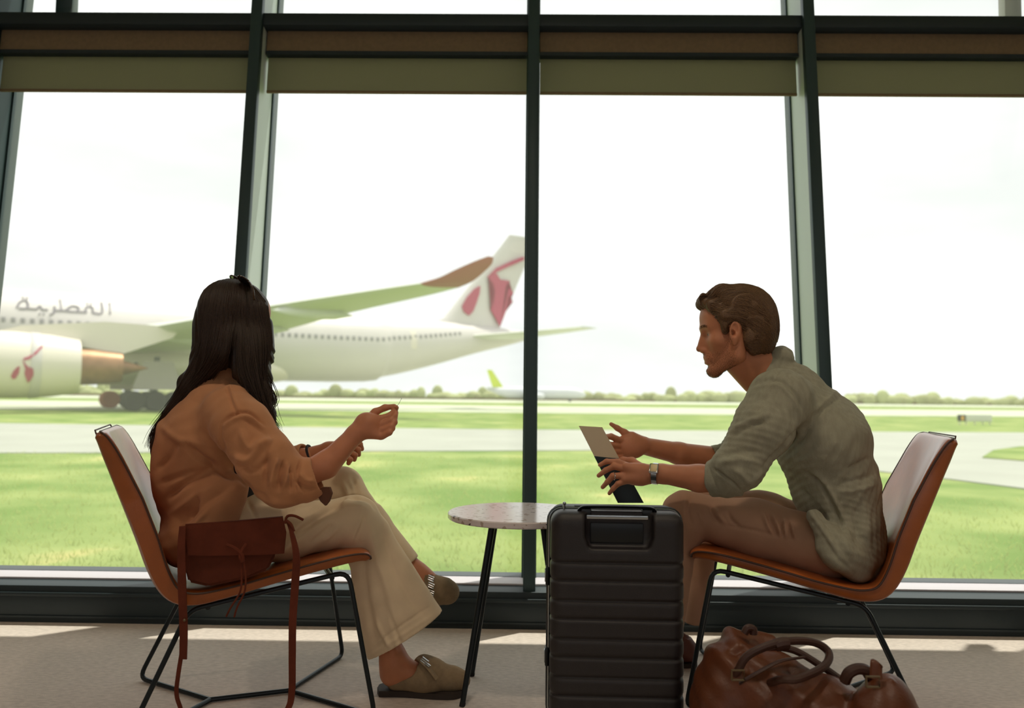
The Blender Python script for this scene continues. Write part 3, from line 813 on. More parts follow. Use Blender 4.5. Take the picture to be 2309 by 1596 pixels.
def lounge_chair(name, C, yaw, label):
    """x forward, y to the sitter's left, z up"""
    r = empty(name, (C[0], C[1], 0), yaw)
    tag(r, label, 'chair', 'leather lounge chairs at the window')
    prof = spline([(.285, .400), (.270, .412), (.20, .404), (.06, .376), (-.08, .344), (-.155, .332), (-.208, .346), (-.247, .398), (-.285, .495), (-.325, .595), (-.362, .690), (-.378, .735), (-.386, .752)], 5)
    n = len(prof)
    def rim(t): return (.015 + .024 * min(1, max(0, (t - .30) / .35))) * min(1, .35 + t * 4, .10 + (1 - t) * 3.4)
    def section(th_in, th_out, wscale, name, m, edge):
        mb = MB(); rings = []
        for i, p in enumerate(prof):
            q = prof[min(i + 1, n - 1)] - prof[max(i - 1, 0)]; q = q / np.linalg.norm(q)
            nr = np.array((q[1], -q[0]))                 # points to the sitter
            if nr[1] < 0 and i < n / 3: nr = -nr
            t = i / (n - 1)
            hw = (.215 + .035 * math.sin(math.pi * min(1, t * 1.25))) * wscale
            endr = min(1, (i + .6) / 3.0, (n - 1 - i + .6) / 3.5)
            hw *= (0.86 + 0.14 * math.sqrt(endr))
            ring = []
            m_ = 28
            for k in range(m_):
                a = 2 * math.pi * k / m_
                cx, sx = math.cos(a), math.sin(a)
                y = hw * math.copysign(abs(cx) ** 0.55, cx)
                e = math.copysign(abs(sx) ** 0.8, sx)
                tt = (th_in if e > 0 else th_out) * (0.45 + .55 * endr)
                dish = rim(t) * (y / hw) ** 2 * (1 if (e > 0 or th_in > .01) else .12)
                o = e * tt + dish
                ring.append((p[0] + nr[0] * o, y, p[1] + nr[1] * o))
            rings.append(ring)
        mb.loft(rings); return mb.build(name, m, r, auto=60)
    # direction check: sitter side of the seat is up
    section(.004, .019, 1.0, 'seat_shell', M['leather2'], 0)
    section(.015, .002, .965, 'seat_pad', M['leather'], 0)
    # piping seam round the rim
    mb = MB(); L_, R_ = [], []
    for i, p in enumerate(prof):
        t = i / (n - 1); endr = min(1, (i + .6) / 3.0, (n - 1 - i + .6) / 3.5)
        hw = (.215 + .035 * math.sin(math.pi * min(1, t * 1.25))) * (0.86 + 0.14 * math.sqrt(endr)) + .001
        q = prof[min(i + 1, n - 1)] - prof[max(i - 1, 0)]; q = q / np.linalg.norm(q); nr = np.array((q[1], -q[0]))
        if nr[1] < 0 and i < n / 3: nr = -nr
        o = rim(t) + .002
        L_.append((p[0] + nr[0] * o, hw, p[1] + nr[1] * o)); R_.append((p[0] + nr[0] * o, -hw, p[1] + nr[1] * o))
    loop = L_ + list(reversed(R_)) + [L_[0]]
    mb.tube(loop, .0028, 6, cap=False); mb.build('seam_piping', M['piping'], r)
    # wire side frames
    def rod(pts, name, rad=.0065, k=5):
        mb = MB(); mb.tube(pts, rad, 10); return mb.build(name, M['steel'], r)
    def corner(a, b, c, rr=.03, k=5):
        a, b, c = Vector(a), Vector(b), Vector(c)
        p = b + (a - b).normalized() * rr; q = b + (c - b).normalized() * rr
        return [p * (1 - t) ** 2 + b * 2 * t * (1 - t) + q * t * t for t in [i / k for i in range(k + 1)]]
    zt = .0075
    for s in (-1, 1):
        ff = (.300, s * .262, zt); ft = (.232, s * .205, .376); rt = (-.165, s * .195, .304); rf = (-.300, s * .250, zt)
        nf = (.105, 0, zt); nr_ = (-.105, 0, zt)
        fleg = corner(ft, ff, nf, .03)
        rleg = corner(rt, rf, nr_, .035)
        rod([Vector(ft) + (Vector(ff) - Vector(ft)) * .12] + fleg[:3], 'leg')
        rod([Vector(rt) + (Vector(rf) - Vector(rt)) * .10] + rleg[:3], 'leg')
        rod([Vector(ft) + (Vector(ff) - Vector(ft)) * .12] + corner(ff, ft, rt, .035) + corner(ft, rt, rf, .03) + [Vector(rt) + (Vector(rf) - Vector(rt)) * .12], 'side_rail')
        rod(fleg[2:] + [Vector(nf)], 'floor_bar'); rod(rleg[2:] + [Vector(nr_)], 'floor_bar')
    rod([(.106, 0, zt), (-.106, 0, zt)], 'floor_bar')
    for x, z in ((.19, .360), (-.12, .308)): rod([(x, -.20, z), (x, .20, z)], 'cross_bar')
    # brand tab hook on the top edge
    mb = MB(); mb.tube([(-.390, -.19, .748), (-.394, -.18, .757), (-.394, 0.16, .759), (-.390, .17, .750)], .002, 6); mb.build('cover_cord', M['piping'], r)
    return r
ch1 = lounge_chair('lounge_chair', (-.725, 2.290), math.radians(21), 'tan leather lounge chair on black wire legs at left, under the woman')
ch2 = lounge_chair('lounge_chair', (.850, 2.395), math.radians(163), 'tan leather lounge chair on black wire legs at right, under the man')

# ---- side table
M['terrazzo'] = mat('terrazzo', (214, 206, 204), 0.14, spec=0.7)
nt = M['terrazzo'].node_tree; b = nt.nodes['Principled BSDF']; tc = nt.nodes.new('ShaderNodeTexCoord')
vo = nt.nodes.new('ShaderNodeTexVoronoi'); vo.inputs['Scale'].default_value = 95; rp = nt.nodes.new('ShaderNodeValToRGB')
rp.color_ramp.interpolation = 'CONSTANT'
els = rp.color_ramp.elements; els[0].color = lin((222, 212, 212)); els[1].position = .70; els[1].color = lin((176, 160, 148))
for p_, c_ in ((.78, (226, 216, 214)), (.88, (84, 76, 72)), (.93, (216, 204, 198))):
    e = els.new(p_); e.color = lin(c_)
nt.links.new(tc.outputs['Object'], vo.inputs['Vector']); nt.links.new(vo.outputs['Color'], rp.inputs['Fac']); nt.links.new(rp.outputs[0], b.inputs['Base Color'])
tb = empty('side_table', (.026, 2.355, 0), 0)
tag(tb, 'small round side table with a speckled terrazzo top and black legs, between the chairs', 'table')
mb = MB(); R_ = .208; T_ = .516
mb.lathe([(.001, T_ - .018), (R_ - .003, T_ - .018), (R_, T_ - .015), (R_, T_ - .003), (R_ - .003, T_), (.001, T_)], (0, 0, 0), 72)
mb.build('tabletop', M['terrazzo'], tb)
mb = MB(); mb.lathe([(.03, T_ - .040), (.06, T_ - .042), (.155, T_ - .026), (.16, T_ - .0185), (.01, T_ - .0185)], (0, 0, 0), 48); mb.build('underframe', M['steel'], tb)
for an in (216, 137, 38, -44):
    a = math.radians(an); c, s = math.cos(a), math.sin(a)
    mb = MB(); mb.tube([(.095 * c, .095 * s, T_ - .03), (.188 * c, .188 * s, .004)], [.0095, .0075], 14); lg = mb.build('leg', M['steel'], tb)
    mb = MB(); mb.tube([(.1865 * c, .1865 * s, .010), (.189 * c, .189 * s, 0)], .0082, 12); mb.build('foot_cap', M['rubber'], lg)

# ---- suitcase
M['shell'] = mat('suitcase_shell', (38, 34, 36), 0.42, var=0.06, vscale=40, bump=0.25, bscale=900, spec=0.45)
M['trimb'] = mat('suitcase_trim', (24, 28, 32), 0.35, 0.3); M['chrome'] = mat('brushed_aluminium', (170, 178, 184), 0.22, 0.9)
SX0, SX1 = W(1240, 1400, 1.95)[0], W(1553, 1400, 1.95)[0]
SC = (SX0 + SX1) / 2; SW = SX1 - SX0; SH0, SH1 = .045, .572; SD = .19
su = empty('suitcase', (SC, 1.95 + SD / 2 + .002, 0), math.radians(-2.5))
tag(su, 'dark ribbed hard-shell cabin suitcase standing upright in front of the side table', 'suitcase')
def shell(y0, y1, face, name):
    """one half shell with horizontal grooves; face=-1 towards the camera"""
    V_ = Vol((-SW / 2 - .02, min(y0, y1) - .02, SH0 - .02), (SW / 2 + .02, max(y0, y1) + .02, SH1 + .02), .0028)
    V_.box((0, (y0 + y1) / 2, (SH0 + SH1) / 2), (SW / 2 - .004, abs(y1 - y0) / 2, (SH1 - SH0) / 2), rnd=.032, k=0)
    V_.box((0, (y0 + y1) / 2 - face * .02, (SH0 + SH1) / 2), (SW / 2 - .004, abs(y1 - y0) / 2 - .02, (SH1 - SH0) / 2), rnd=.03, k=.0)
    if face < 0:   # recess with the handle
        yf = min(y0, y1)
        V_.box((.004, yf, SH1 - .033), (.082, .030, .036), rnd=.014, k=.010, mode='sub')
        V_.box((.004, yf - .002, SH1 - .05), (.075, .028, .036), rnd=.012, k=.012, mode='sub')
    def dsp(P, N):
        f = np.clip(np.abs(N[:, 1]) * 1.2 + np.abs(N[:, 0]) * .7 - np.abs(N[:, 2]) * .6, 0, 1)
        z = P[:, 2]; top = SH1 - .118
        ph = (top - z) / .0455
        fr = ph - np.floor(ph)
        prof = np.where(np.floor(ph) % 2 == 0, 1 - np.exp(-((fr - .05) / .13) ** 2) - np.exp(-((fr - 1.05) / .13) ** 2), 1 - np.exp(-((fr - .05) / .07) ** 2) - np.exp(-((fr - 1.05) / .07) ** 2))
        g = np.where((z < top + .012) & (z > SH0 + .02), 1.0, 0.0)
        return (prof - 1) * .0052 * g * f
    me = to_mesh(name, V_.mesh(1, dsp)); return link_mesh(name, me, M['shell'], su)
shell(-SD / 2, -.006, -1, 'front_shell'); shell(.006, SD / 2, 1, 'back_shell')
mb = MB()
rr = .034; path = []
for cx, cz, a0 in ((SW / 2 - rr, SH1 - rr, 0), (-SW / 2 + rr, SH1 - rr, 90), (-SW / 2 + rr, SH0 + rr, 180), (SW / 2 - rr, SH0 + rr, 270)):
    for k in range(7):
        a = math.radians(a0 + k * 15); path.append((cx + (rr - .002) * math.cos(a), 0, cz + (rr - .002) * math.sin(a)))
path.append(path[0])
mb.tube(path, .007, 8, cap=False); mb.build('frame_band', M['trimb'], su)
mb = MB(); mb.tube([(p[0] * 1.005, -.009, SH0 + (p[2] - SH0) * 1.002) for p in path], .0022, 6, cap=False); mb.tube([(p[0] * 1.005, .009, SH0 + (p[2] - SH0) * 1.002) for p in path], .0022, 6, cap=False); mb.build('frame_rail', M['chrome'], su)
mb = MB(); mb.tube(spline([(-.092, -.055, SH1 - .006), (-.086, -.058, SH1 + .006), (-.06, -.06, SH1 + .010), (.06, -.06, SH1 + .010), (.088, -.058, SH1 + .006), (.094, -.055, SH1 - .006)], 5), .005, 8, flat=(.022, .008)); mb.build('carry_handle', M['trimb'], su)
for x in (-.075, .075):
    mb = MB(); mb.box((x, -.055, SH1 - .006), (.026, .026, .024), bevel=.004); mb.build('handle_mount', M['trimb'], su)
mb = MB(); mb.box((0, -.079, SH1 - .012), (.15, .006, .010), bevel=.002); mb.build('telescopic_grip', M['chrome'], su)
mb = MB(); mb.box((0, -.070, SH1 - .052), (.13, .006, .05), bevel=.003); mb.build('recess_plate', M['trimb'], su)
for z in (.40, .20):
    mb = MB(); mb.box((-SW / 2 - .002, 0, z), (.010, .034, .045), bevel=.003); lk = mb.build('latch', M['trimb'], su)
    mb = MB(); mb.box((-SW / 2 - .0075, 0, z), (.003, .022, .03), bevel=.001); mb.build('latch_plate', M['chrome'], lk)
for x in (-1, 1):
    for y in (-1, 1):
        mb = MB(); mb.lathe([(.004, -.010), (.020, -.011), (.024, -.006), (.024, .006), (.020, .011), (.004, .010)], (x * (SW / 2 - .035), y * .065, .0242), 20, 'X')
        wh = mb.build('wheel', M['rubber'], su)
        mb = MB(); mb.box((x * (SW / 2 - .035), y * .065, .046), (.034, .03, .018), bevel=.004); mb.build('wheel_housing', M['trimb'], wh)
mb = MB(); mb.tube([(-.128, -.03, SH1 - .002), (-.128, -.03, SH1 + .012)], .003, 8); mb.ball((-.128, -.03, SH1 + .013), .0045); mb.box((-.118, -.03, SH1 + .006), (.03, .003, .002)); mb.build('lock_pin', M['chrome'], su)

# ---- leather holdall
M['bag'] = mat('holdall_leather', (98, 52, 28), 0.42, var=0.16, vscale=9, bump=0.3, bscale=180, spec=0.45)
M['bagdark'] = mat('holdall_trim', (66, 38, 28), 0.5, bump=0.2, bscale=200); M['brass'] = mat('dark_brass', (120, 104, 80), 0.35, 0.8)
hb = empty('holdall', (.70, 1.80, 0), 0)
tag(hb, 'slouching brown leather holdall on the carpet in front of the right chair', 'bag')
YB = 1.80
V_ = Vol((.34, 1.55, -.02), (1.06, 2.08, .40), .0034)
A_ = W(1650, 1540, 1.90); B_ = W(1985, 1600, 1.76)
# body: two rounded end masses with a sagging middle
V_.ell((.522, 1.885, .140), (.098, .120, .158), (0, 0, -14), k=.02)
V_.box((.520, 1.88, .10), (.080, .095, .10), (0, 0, -14), rnd=.05, k=.03)
V_.ell((.605, 1.845, .130), (.11, .125, .145), (0, 0, -20), k=.03)
V_.ell((.690, 1.79, .118), (.11, .12, .130), (0, 0, -25), k=.03)
V_.ell((.788, 1.705, .130), (.076, .115, .148), (0, 0, -38), k=.022)
V_.box((.795, 1.70, .09), (.066, .10, .09), (0, 0, -38), rnd=.04, k=.03)
V_.ell((.60, 1.84, .06), (.20, .13, .07), (0, 0, -18), k=.03); V_.ell((.76, 1.75, .06), (.11, .12, .07), (0, 0, -22), k=.03)
V_.cap(W(1655, 1440, 1.93), W(1735, 1452, 1.92), .026, .022, k=.03)
V_.cut((.7, 1.8, .002), (0, 0, -1), (.3, 1.5, -.05), (1.1, 2.1, .05))
def dsp(P, N):
    d = wav(P, (1, .3, .25), .085, .0045, 1.2, 1.0) + wav(P, (.6, -.5, 1), .05, .0022, 1.0, 4.0)
    d += creases(P, [([W(1590, 1475, 1.80), W(1680, 1462, 1.84), W(1760, 1470, 1.82)], .010, -.010),
                     ([W(1860, 1590, 1.68), W(1890, 1545, 1.66), W(1945, 1522, 1.66), W(2010, 1530, 1.68)], .008, .008),
                     ([W(1735, 1480, 1.80), W(1760, 1520, 1.74), W(1770, 1590, 1.70)], .014, -.012), ([W(1640, 1520, 1.78), W(1660, 1560, 1.76), W(1668, 1600, 1.75)], .010, -.008), ([W(1800, 1540, 1.70), W(1830, 1580, 1.67), W(1850, 1610, 1.66)], .012, .008), ([W(1905, 1545, 1.66), W(1890, 1575, 1.64), W(1880, 1610, 1.63)], .010, -.010)])
    return d
body = link_mesh('bag_body', to_mesh('bag_body', V_.mesh(2, dsp)), M['bag'], hb, True, True)
def bagpart(name, pts, m, r=None, flat=None, parent=hb):
    mb = MB(); mb.tube([tuple(p) for p in spline(pts, 6)], r or .006, 10, flat=flat); return mb.build(name, m, parent, ws=True)
bagpart('handle', [W(1650, 1545, 1.84), W(1664, 1512, 1.79), W(1690, 1475, 1.78), (W(1760, 1448, 1.78)), W(1830, 1447, 1.80), W(1868, 1470, 1.80), W(1858, 1502, 1.76), W(1800, 1530, 1.71), W(1762, 1532, 1.72), W(1735, 1540, 1.78)], M['bagdark'], r=.0088)
bagpart('handle', [W(1700, 1490, 1.88), W(1740, 1462, 1.87), W(1790, 1466, 1.86), W(1850, 1500, 1.83), W(1905, 1538, 1.80)], M['bagdark'], r=.0080)
bagpart('handle_wrap', [W(1748, 1455, 1.782), W(1762, 1451, 1.782), W(1776, 1450, 1.784)], M['bagdark'], r=.0135)
bagpart('strap', [W(1668, 1540, 1.735), W(1710, 1515, 1.725), W(1760, 1490, 1.74), W(1810, 1482, 1.78)], M['bagdark'], flat=(.024, .006))
bagpart('zip_tab', [W(1905, 1535, 1.72), W(1914, 1517, 1.71), W(1933, 1508, 1.71), W(1952, 1511, 1.71), W(1962, 1526, 1.72)], M['bagdark'], r=.012)
bagpart('zip_tab', [W(1975, 1530, 1.665), W(1976, 1500, 1.668), W(1977, 1496, 1.67)], M['bag'], flat=(.026, .012))
bagpart('closing_knot', [W(1678, 1428, 1.885), W(1686, 1416, 1.885), W(1698, 1418, 1.885), W(1699, 1430, 1.885)], M['bagdark'], r=.009)
for a, b_, y in ((1664, 1522, 1.722), (1968, 1537, 1.612)):
    mb = MB(); c = W(a, b_, y); mb.tube([tuple(c + np.array(v)) for v in ((-.013, 0, -.010), (-.013, 0, .010), (.013, 0, .010), (.013, 0, -.010), (-.013, 0, -.010))], .0028, 8); mb.build('buckle', M['brass'], hb, ws=True)

# ---- small shoulder bag hanging on the near side of the left chair
M['suede'] = mat('rust_suede', (98, 46, 30), 0.85, var=0.10, vscale=30, bump=0.3, bscale=400, spec=0.2)
M['suede_dark'] = mat('rust_suede_body', (92, 44, 29), 0.85, var=0.1, vscale=30, bump=0.3, bscale=400, spec=0.2)
sb = empty('shoulder_bag', tuple(W(535, 1320, 1.99)), 0)
tag(sb, 'small rust-brown suede shoulder bag with fold-over flap on the left chair beside the woman', 'handbag')
def q4(px, py, Y): return Vector(W(px, py, Y))
mb = MB(); ring = []
for fy in (0, 1):
    Yo = lambda x: 1.985 + (x - 400) * .00028
    pts = [(408, 1190), (560, 1182), (636, 1178), (622, 1250), (604, 1284), (560, 1303), (470, 1322), (425, 1312), (412, 1260)]
    ring.append([q4(x, y, Yo(x) + fy * .045) for x, y in pts])
mb.loft(ring); bmesh.ops.bevel(mb.bm, geom=mb.bm.edges[:], offset=.006, segments=3, affect='EDGES'); mb.build('bag_body', M['suede_dark'], sb, ws=True, auto=60)
mb = MB(); ring = []
for fy in (0, 1):
    Yo = lambda x: 1.974 + (x - 400) * .00028
    top = [(418, 1184), (470, 1180), (530, 1176), (590, 1171), (638, 1166), (646, 1200), (641, 1248), (590, 1251), (530, 1252), (470, 1253), (424, 1252), (419, 1215)]
    ring.append([q4(x, y, Yo(x) + fy * .006) for x, y in top])
mb.loft(ring)
top = [(418, 1184), (530, 1176), (638, 1166)]
mb.loft([[q4(x, y - 1, Yo(x)) for x, y in top] + [q4(x, y + 3, Yo(x) + .004) for x, y in reversed(top)], [q4(x, y - 3, Yo(x) + .052) for x, y in top] + [q4(x, y + 3, Yo(x) + .052) for x, y in reversed(top)]])
mb.build('flap', M['suede'], sb, ws=True)
def sbpart(name, pts, flat=None, r=None, parent=sb):
    mb = MB(); mb.tube([tuple(p) for p in spline(pts, 6)], r or .002, 8, flat=flat); return mb.build(name, M['suede'], parent, ws=True)
def ribbon(name, pix, wpx, th=.003, m=None, parent=sb):
    """flat strap facing the camera side: pix = (x, y, Y)"""
    P = spline([(W(x, y, Y)) for x, y, Y in pix], 6); mb = MB(); rings = []
    n = len(P)
    for i, p in enumerate(P):
        w = np.interp(i / (n - 1) * (len(wpx) - 1), range(len(wpx)), wpx) * 1.97 / FPX / 2
        t = P[min(i + 1, n - 1)] - P[max(i - 1, 0)]; t /= np.linalg.norm(t)
        s = np.cross(t, (0.1, 1, 0)); s /= np.linalg.norm(s); q = np.cross(s, t)
        rings.append([tuple(p + s * w - q * th / 2), tuple(p + s * w + q * th / 2), tuple(p - s * w + q * th / 2), tuple(p - s * w - q * th / 2)])
    mb.loft(rings); return mb.build(name, m or M['suede'], parent, ws=True)
ribbon('strap', [(412, 1186, 1.975), (409, 1240, 1.962), (411, 1330, 1.955), (414, 1420, 1.95), (413, 1486, 1.95)], [15, 18, 19, 18, 17])
ribbon('strap', [(410, 1470, 1.953), (402, 1520, 1.95), (398, 1560, 1.95), (405, 1590, 1.95), (430, 1640, 1.96), (520, 1672, 1.98), (610, 1650, 1.98), (648, 1600, 1.98), (658, 1560, 1.99), (659, 1480, 1.99), (660, 1400, 1.99), (666, 1310, 2.0), (668, 1250, 2.0), (656, 1195, 2.02), (648, 1175, 2.04)],
       [9, 9, 9, 9, 9, 12, 13, 13, 15, 16, 17, 18, 16, 9, 7])
mb = MB(); c = W(416, 1398, 1.944); mb.ball(tuple(c), .0035); mb.build('rivet', M['brass'], sb, ws=True)
sbpart('tie_knot', [W(512, 1228, 1.99), W(530, 1236, 1.985), W(545, 1250, 1.985), W(548, 1266, 1.985)], r=.0045)
sbpart('tie_knot', [W(556, 1226, 1.995), W(546, 1240, 1.988), W(541, 1252, 1.985), W(546, 1268, 1.985)], r=.0045)
sbpart('tassel', [W(543, 1265, 1.99), W(545, 1300, 1.985), W(541, 1335, 1.98), (W(520, 1370, 1.98)), W(510, 1390, 1.98)], r=.0024)
sbpart('tassel', [W(549, 1265, 1.99), W(554, 1300, 1.985), W(551, 1335, 1.98), W(535, 1368, 1.98), W(528, 1391, 1.98)], r=.0024)
sbpart('side_knot', [W(642, 1180, 2.02), W(648, 1164, 2.02), W(664, 1163, 2.02), W(684, 1172, 2.02)], r=.0034)
sbpart('side_knot', [W(644, 1172, 2.02), W(656, 1182, 2.02), W(663, 1198, 2.02)], r=.0036)
# ================================================================== PEOPLE
M['skin'] = mat('skin', (196, 130, 96), 0.5, var=0.05, vscale=30, spec=0.4)
M['skin_w'] = mat('skin_woman', (190, 124, 90), 0.5, var=0.05, vscale=30, spec=0.4)
for k_ in ('skin', 'skin_w'):
    b = M[k_].node_tree.nodes['Principled BSDF']; b.inputs['Subsurface Weight'].default_value = 0.12; b.inputs['Subsurface Radius'].default_value = (0.012, 0.004, 0.002); b.inputs['Subsurface Scale'].default_value = 0.6
M['hair_w'] = mat('dark_brown_hair', (36, 26, 21), 0.5, col2=(58, 40, 28), vscale=400, spec=0.35, detail=2)
M['hair_m'] = mat('light_brown_hair', (82, 60, 42), 0.5, col2=(118, 86, 56), vscale=420, spec=0.4, detail=2)
M['jacket'] = weave(mat('tan_corduroy', (190, 134, 96), 0.9, var=0.05, vscale=20, bump=0.2, bscale=500, spec=0.15, sheen=0.1), 5200, 0.18)
M['cuff_in'] = mat('cuff_lining', (92, 56, 38), 0.9)
M['cream'] = mat('cream_cotton', (222, 200, 168), 0.85, var=0.03, vscale=20, bump=0.15, bscale=600, spec=0.2)
M['darktop'] = mat('dark_top', (36, 34, 40), 0.85)
M['linen'] = weave(mat('grey_linen', (158, 155, 136), 0.9, var=0.07, vscale=70, bump=0.45, bscale=420, spec=0.15, stretch=(1, 1, 0.35)), 4200, 0.12)
M['chino'] = mat('beige_chino', (178, 140, 116), 0.85, var=0.03, vscale=20, bump=0.12, bscale=600, spec=0.2)
M['taupe'] = mat('taupe_suede', (142, 122, 96), 0.9, var=0.08, vscale=60, bump=0.3, bscale=500, spec=0.15)
M['sole'] = mat('dark_sole', (52, 42, 36), 0.8)
M['shoe'] = mat('brown_shoe', (96, 50, 38), 0.5)
M['silver'] = mat('polished_steel', (205, 210, 214), 0.18, 1.0)
M['dial'] = mat('watch_dial', (226, 200, 150), 0.4)
M['tort'] = mat('tortoise_frame', (60, 40, 26), 0.2); M['lens'] = mat('dark_lens', (36, 36, 40), 0.08, spec=0.8)

CMi = np.array(CM.to_3x3()).T
def pj(P):
    v = (P - np.array((0, 0, CAMZ))) @ CMi.T
    return IW / 2 + FPX * v[:, 0] / -v[:, 2], IH / 2 - FPX * v[:, 1] / -v[:, 2]
def relief(P, N, lst):
    """folds drawn as lines over the side of the garment that is seen: (points px, width px, depth m)"""
    px, py = pj(P); Q = np.stack([px, py], 1)
    vis = np.clip(-N[:, 1] * 2.5, 0, 1)
    out = np.zeros(len(P))
    for pts, w, dep in lst:
        pts = spline([np.array(p, float) for p in pts], 4) if len(pts) > 2 else [np.array(p, float) for p in pts]
        d = np.full(len(P), 1e4); tt = np.zeros(len(P)); n = len(pts) - 1
        for i in range(n):
            a, b = pts[i], pts[i + 1]; e = b - a; t = np.clip(((Q - a) @ e) / (e @ e), 0, 1)
            dd = np.linalg.norm(Q - a - t[:, None] * e, axis=1); m = dd < d
            tt[m] = (i + t[m]) / n; d = np.minimum(d, dd)
        out += dep * np.exp(-(d / w) ** 2) * np.clip(np.sin(np.pi * (tt * .9 + .05)) * 1.6, 0, 1)
    return out * vis
def p_(r, Y): return r * Y / FPX

def head_field(O, yaw, pitch, scale=1.0, male=True, h=.0026):
    """head in its own frame: x to the face, y to its left, z up; returns (V, F) in world space and the frame"""
    V_ = Vol((-.15, -.12, -.25), (.14, .12, .17), h)
    V_.ell((-.012, 0, .045), (.098, .076, .085), k=.01)
    V_.ell((.035, 0, .045), (.060, .064, .062), k=.03)
    V_.ell((.032, 0, -.030), (.052, .056, .062), k=.03)
    for s in (1, -1):
        V_.cap((.060, .013 * s, -.107), (-.002, .050 * s, -.068), .017, .019, k=.025)
        V_.cap((-.002, .050 * s, -.068), (-.005, .058 * s, -.02), .018, .018, k=.02)
        V_.ell((.052, .042 * s, -.022), (.024, .022, .020), k=.02)
    V_.ell((.062, 0, -.107), (.020, .022, .017), k=.012)
    V_.ell((.056, 0, -.072), (.028, .028, .028), k=.015)
    for s in (1, -1):
        V_.cap((.072, .040 * s, .020), (.086, .010 * s, .017), .010 if male else .007, .011 if male else .008, k=.014)
        V_.ell((.090, .031 * s, -.002), (.014, .016, .010), k=.010, mode='sub')
        V_.ell((.066, .031 * s, -.003), (.0125, .0135, .012), k=.003)
        V_.cap((.0785, .019 * s, .003), (.071, .045 * s, .002), .0042, .0034, k=.003)
        V_.cap((.076, .019 * s, -.009), (.069, .044 * s, -.009), .0034, .0030, k=.004)
    V_.ell((.080, 0, -.030), (.020, .015, .028), k=.012)
    V_.ell((.070, 0, -.068), (.019, .027, .018), k=.012)
    V_.cap((.086, 0, .006), (.101, 0, -.040), .0070, .0085, k=.010)
    V_.ell((.102, 0, -.043), (.009, .009, .008), k=.006)
    for s in (1, -1):
        V_.ell((.090, .0115 * s, -.048), (.010, .0065, .0075), k=.006)
        V_.ell((.094, .006 * s, -.056), (.005, .003, .003), k=.002, mode='sub')
    V_.ell((.080, 0, -.0700), (.010, .022, .0060), k=.005)
    V_.ell((.0785, 0, -.0850), (.010, .019, .0068), k=.005)
    V_.cap((.093, -.018, -.0775), (.093, .018, -.0775), .0015, k=.002, mode='sub')
    V_.cap((.083, -.015, -.096), (.083, .015, -.096), .004, k=.008, mode='sub')
    for s in (1, -1):
        V_.ell((.006, .0785 * s, .000), (.019, .0085, .032), (0, -10, 20 * s), k=.005)
        V_.ell((.010, .0865 * s, .004), (.0115, .0075, .021), (0, -10, 20 * s), k=.003, mode='sub')
        V_.cap((.014, .080 * s, .010), (.004, .082 * s, -.012), .0028, .0030, k=.004)
        V_.ell((.013, .079 * s, -.004), (.006, .006, .008), k=.003, mode='sub')
        V_.ell((.010, .076 * s, -.031), (.008, .006, .009), k=.005)
    V, F = V_.mesh(1)
    R = np.array((Euler((0, 0, yaw)).to_matrix() @ Euler((0, pitch, 0)).to_matrix()))
    T = lambda q: O + (np.array(q) * scale) @ R.T
    return (T(V), F), T, R

def finger(V_, pts, r0, r1, k=.0035):
    n = len(pts); V_.chain(pts, [r0 + (r1 - r0) * i / (n - 1) for i in range(n)], k=k)

# ------------------------------------------------------------------ woman
wo = empty('person', (-.80, 2.26, 0), 0)
tag(wo, 'woman with long dark hair, tan jacket and cream trousers, seated with one hand raised', 'person')
LT = (-.36, .93, 0)                              # across the shoulders
w = W
V_ = Vol((-1.12, 1.90, .30), (-.44, 2.60, .99), .0034)
V_.cap(w(462, 1180, 2.27), w(452, 1090, 2.28), .100, .108, k=.03, sy=1.45, sax=LT)
V_.cap(w(452, 1090, 2.28), w(472, 975, 2.27), .108, .118, k=.04, sy=1.5, sax=LT)
V_.cap(w(472, 975, 2.27), w(492, 905, 2.25), .116, .080, k=.05, sy=1.55, sax=LT)
V_.cap(w(496, 890, 2.25), w(500, 850, 2.25), .072, .050, k=.04, sy=1.2, sax=LT)
V_.ell(w(405, 1040, 2.27), (.046, .13, .13), k=.05)
V_.ell(w(452, 1210, 2.25), (.095, .165, .085), k=.04)
V_.cap(w(520, 925, 2.10), w(545, 960, 2.06), .066, .068, k=.05)                     # near shoulder
V_.cap(w(545, 960, 2.06), w(600, 1040, 2.05), .067, .068, k=.03)
V_.cap(w(600, 1040, 2.05), w(640, 1085, 2.06), .068, .062, k=.03)
V_.cap(w(640, 1085, 2.06), w(690, 1083, 2.07), .061, .050, k=.03)
V_.cyl(w(672, 1090, 2.07), w(716, 1072, 2.075), .053, .0515, k=.012, rnd=.006)     # rolled cuff
V_.cap(w(512, 905, 2.42), w(560, 990, 2.46), .062, .056, k=.05)                     # far arm
V_.cap(w(560, 990, 2.46), w(610, 1050, 2.44), .054, .050, k=.03)
V_.cap(w(610, 1050, 2.44), w(675, 1035, 2.42), .050, .040, k=.03)
V_.cyl(w(660, 1040, 2.43), w(690, 1028, 2.42), .044, .042, k=.006, rnd=.005)
V_.cap(w(505, 1120, 2.13), w(470, 1215, 2.10), .050, .050, k=.05)                  # front panel
V_.cap(w(538, 1098, 2.14), w(500, 1180, 2.12), .020, .026, k=.04)
V_.cap(w(510, 848, 2.24), w(488, 838, 2.24), .042, .044, k=.015, sy=1.2, sax=LT)   # collar
V_.cap(w(505, 815, 2.24), w(505, 850, 2.24), .040, .038, k=.006, mode='sub')
V_.cyl(w(704, 1077, 2.072), w(730, 1066, 2.078), .044, .044, k=.003, mode='sub')   # cuff opening
V_.cyl(w(683, 1031, 2.42), w(700, 1024, 2.42), .034, .034, k=.003, mode='sub')
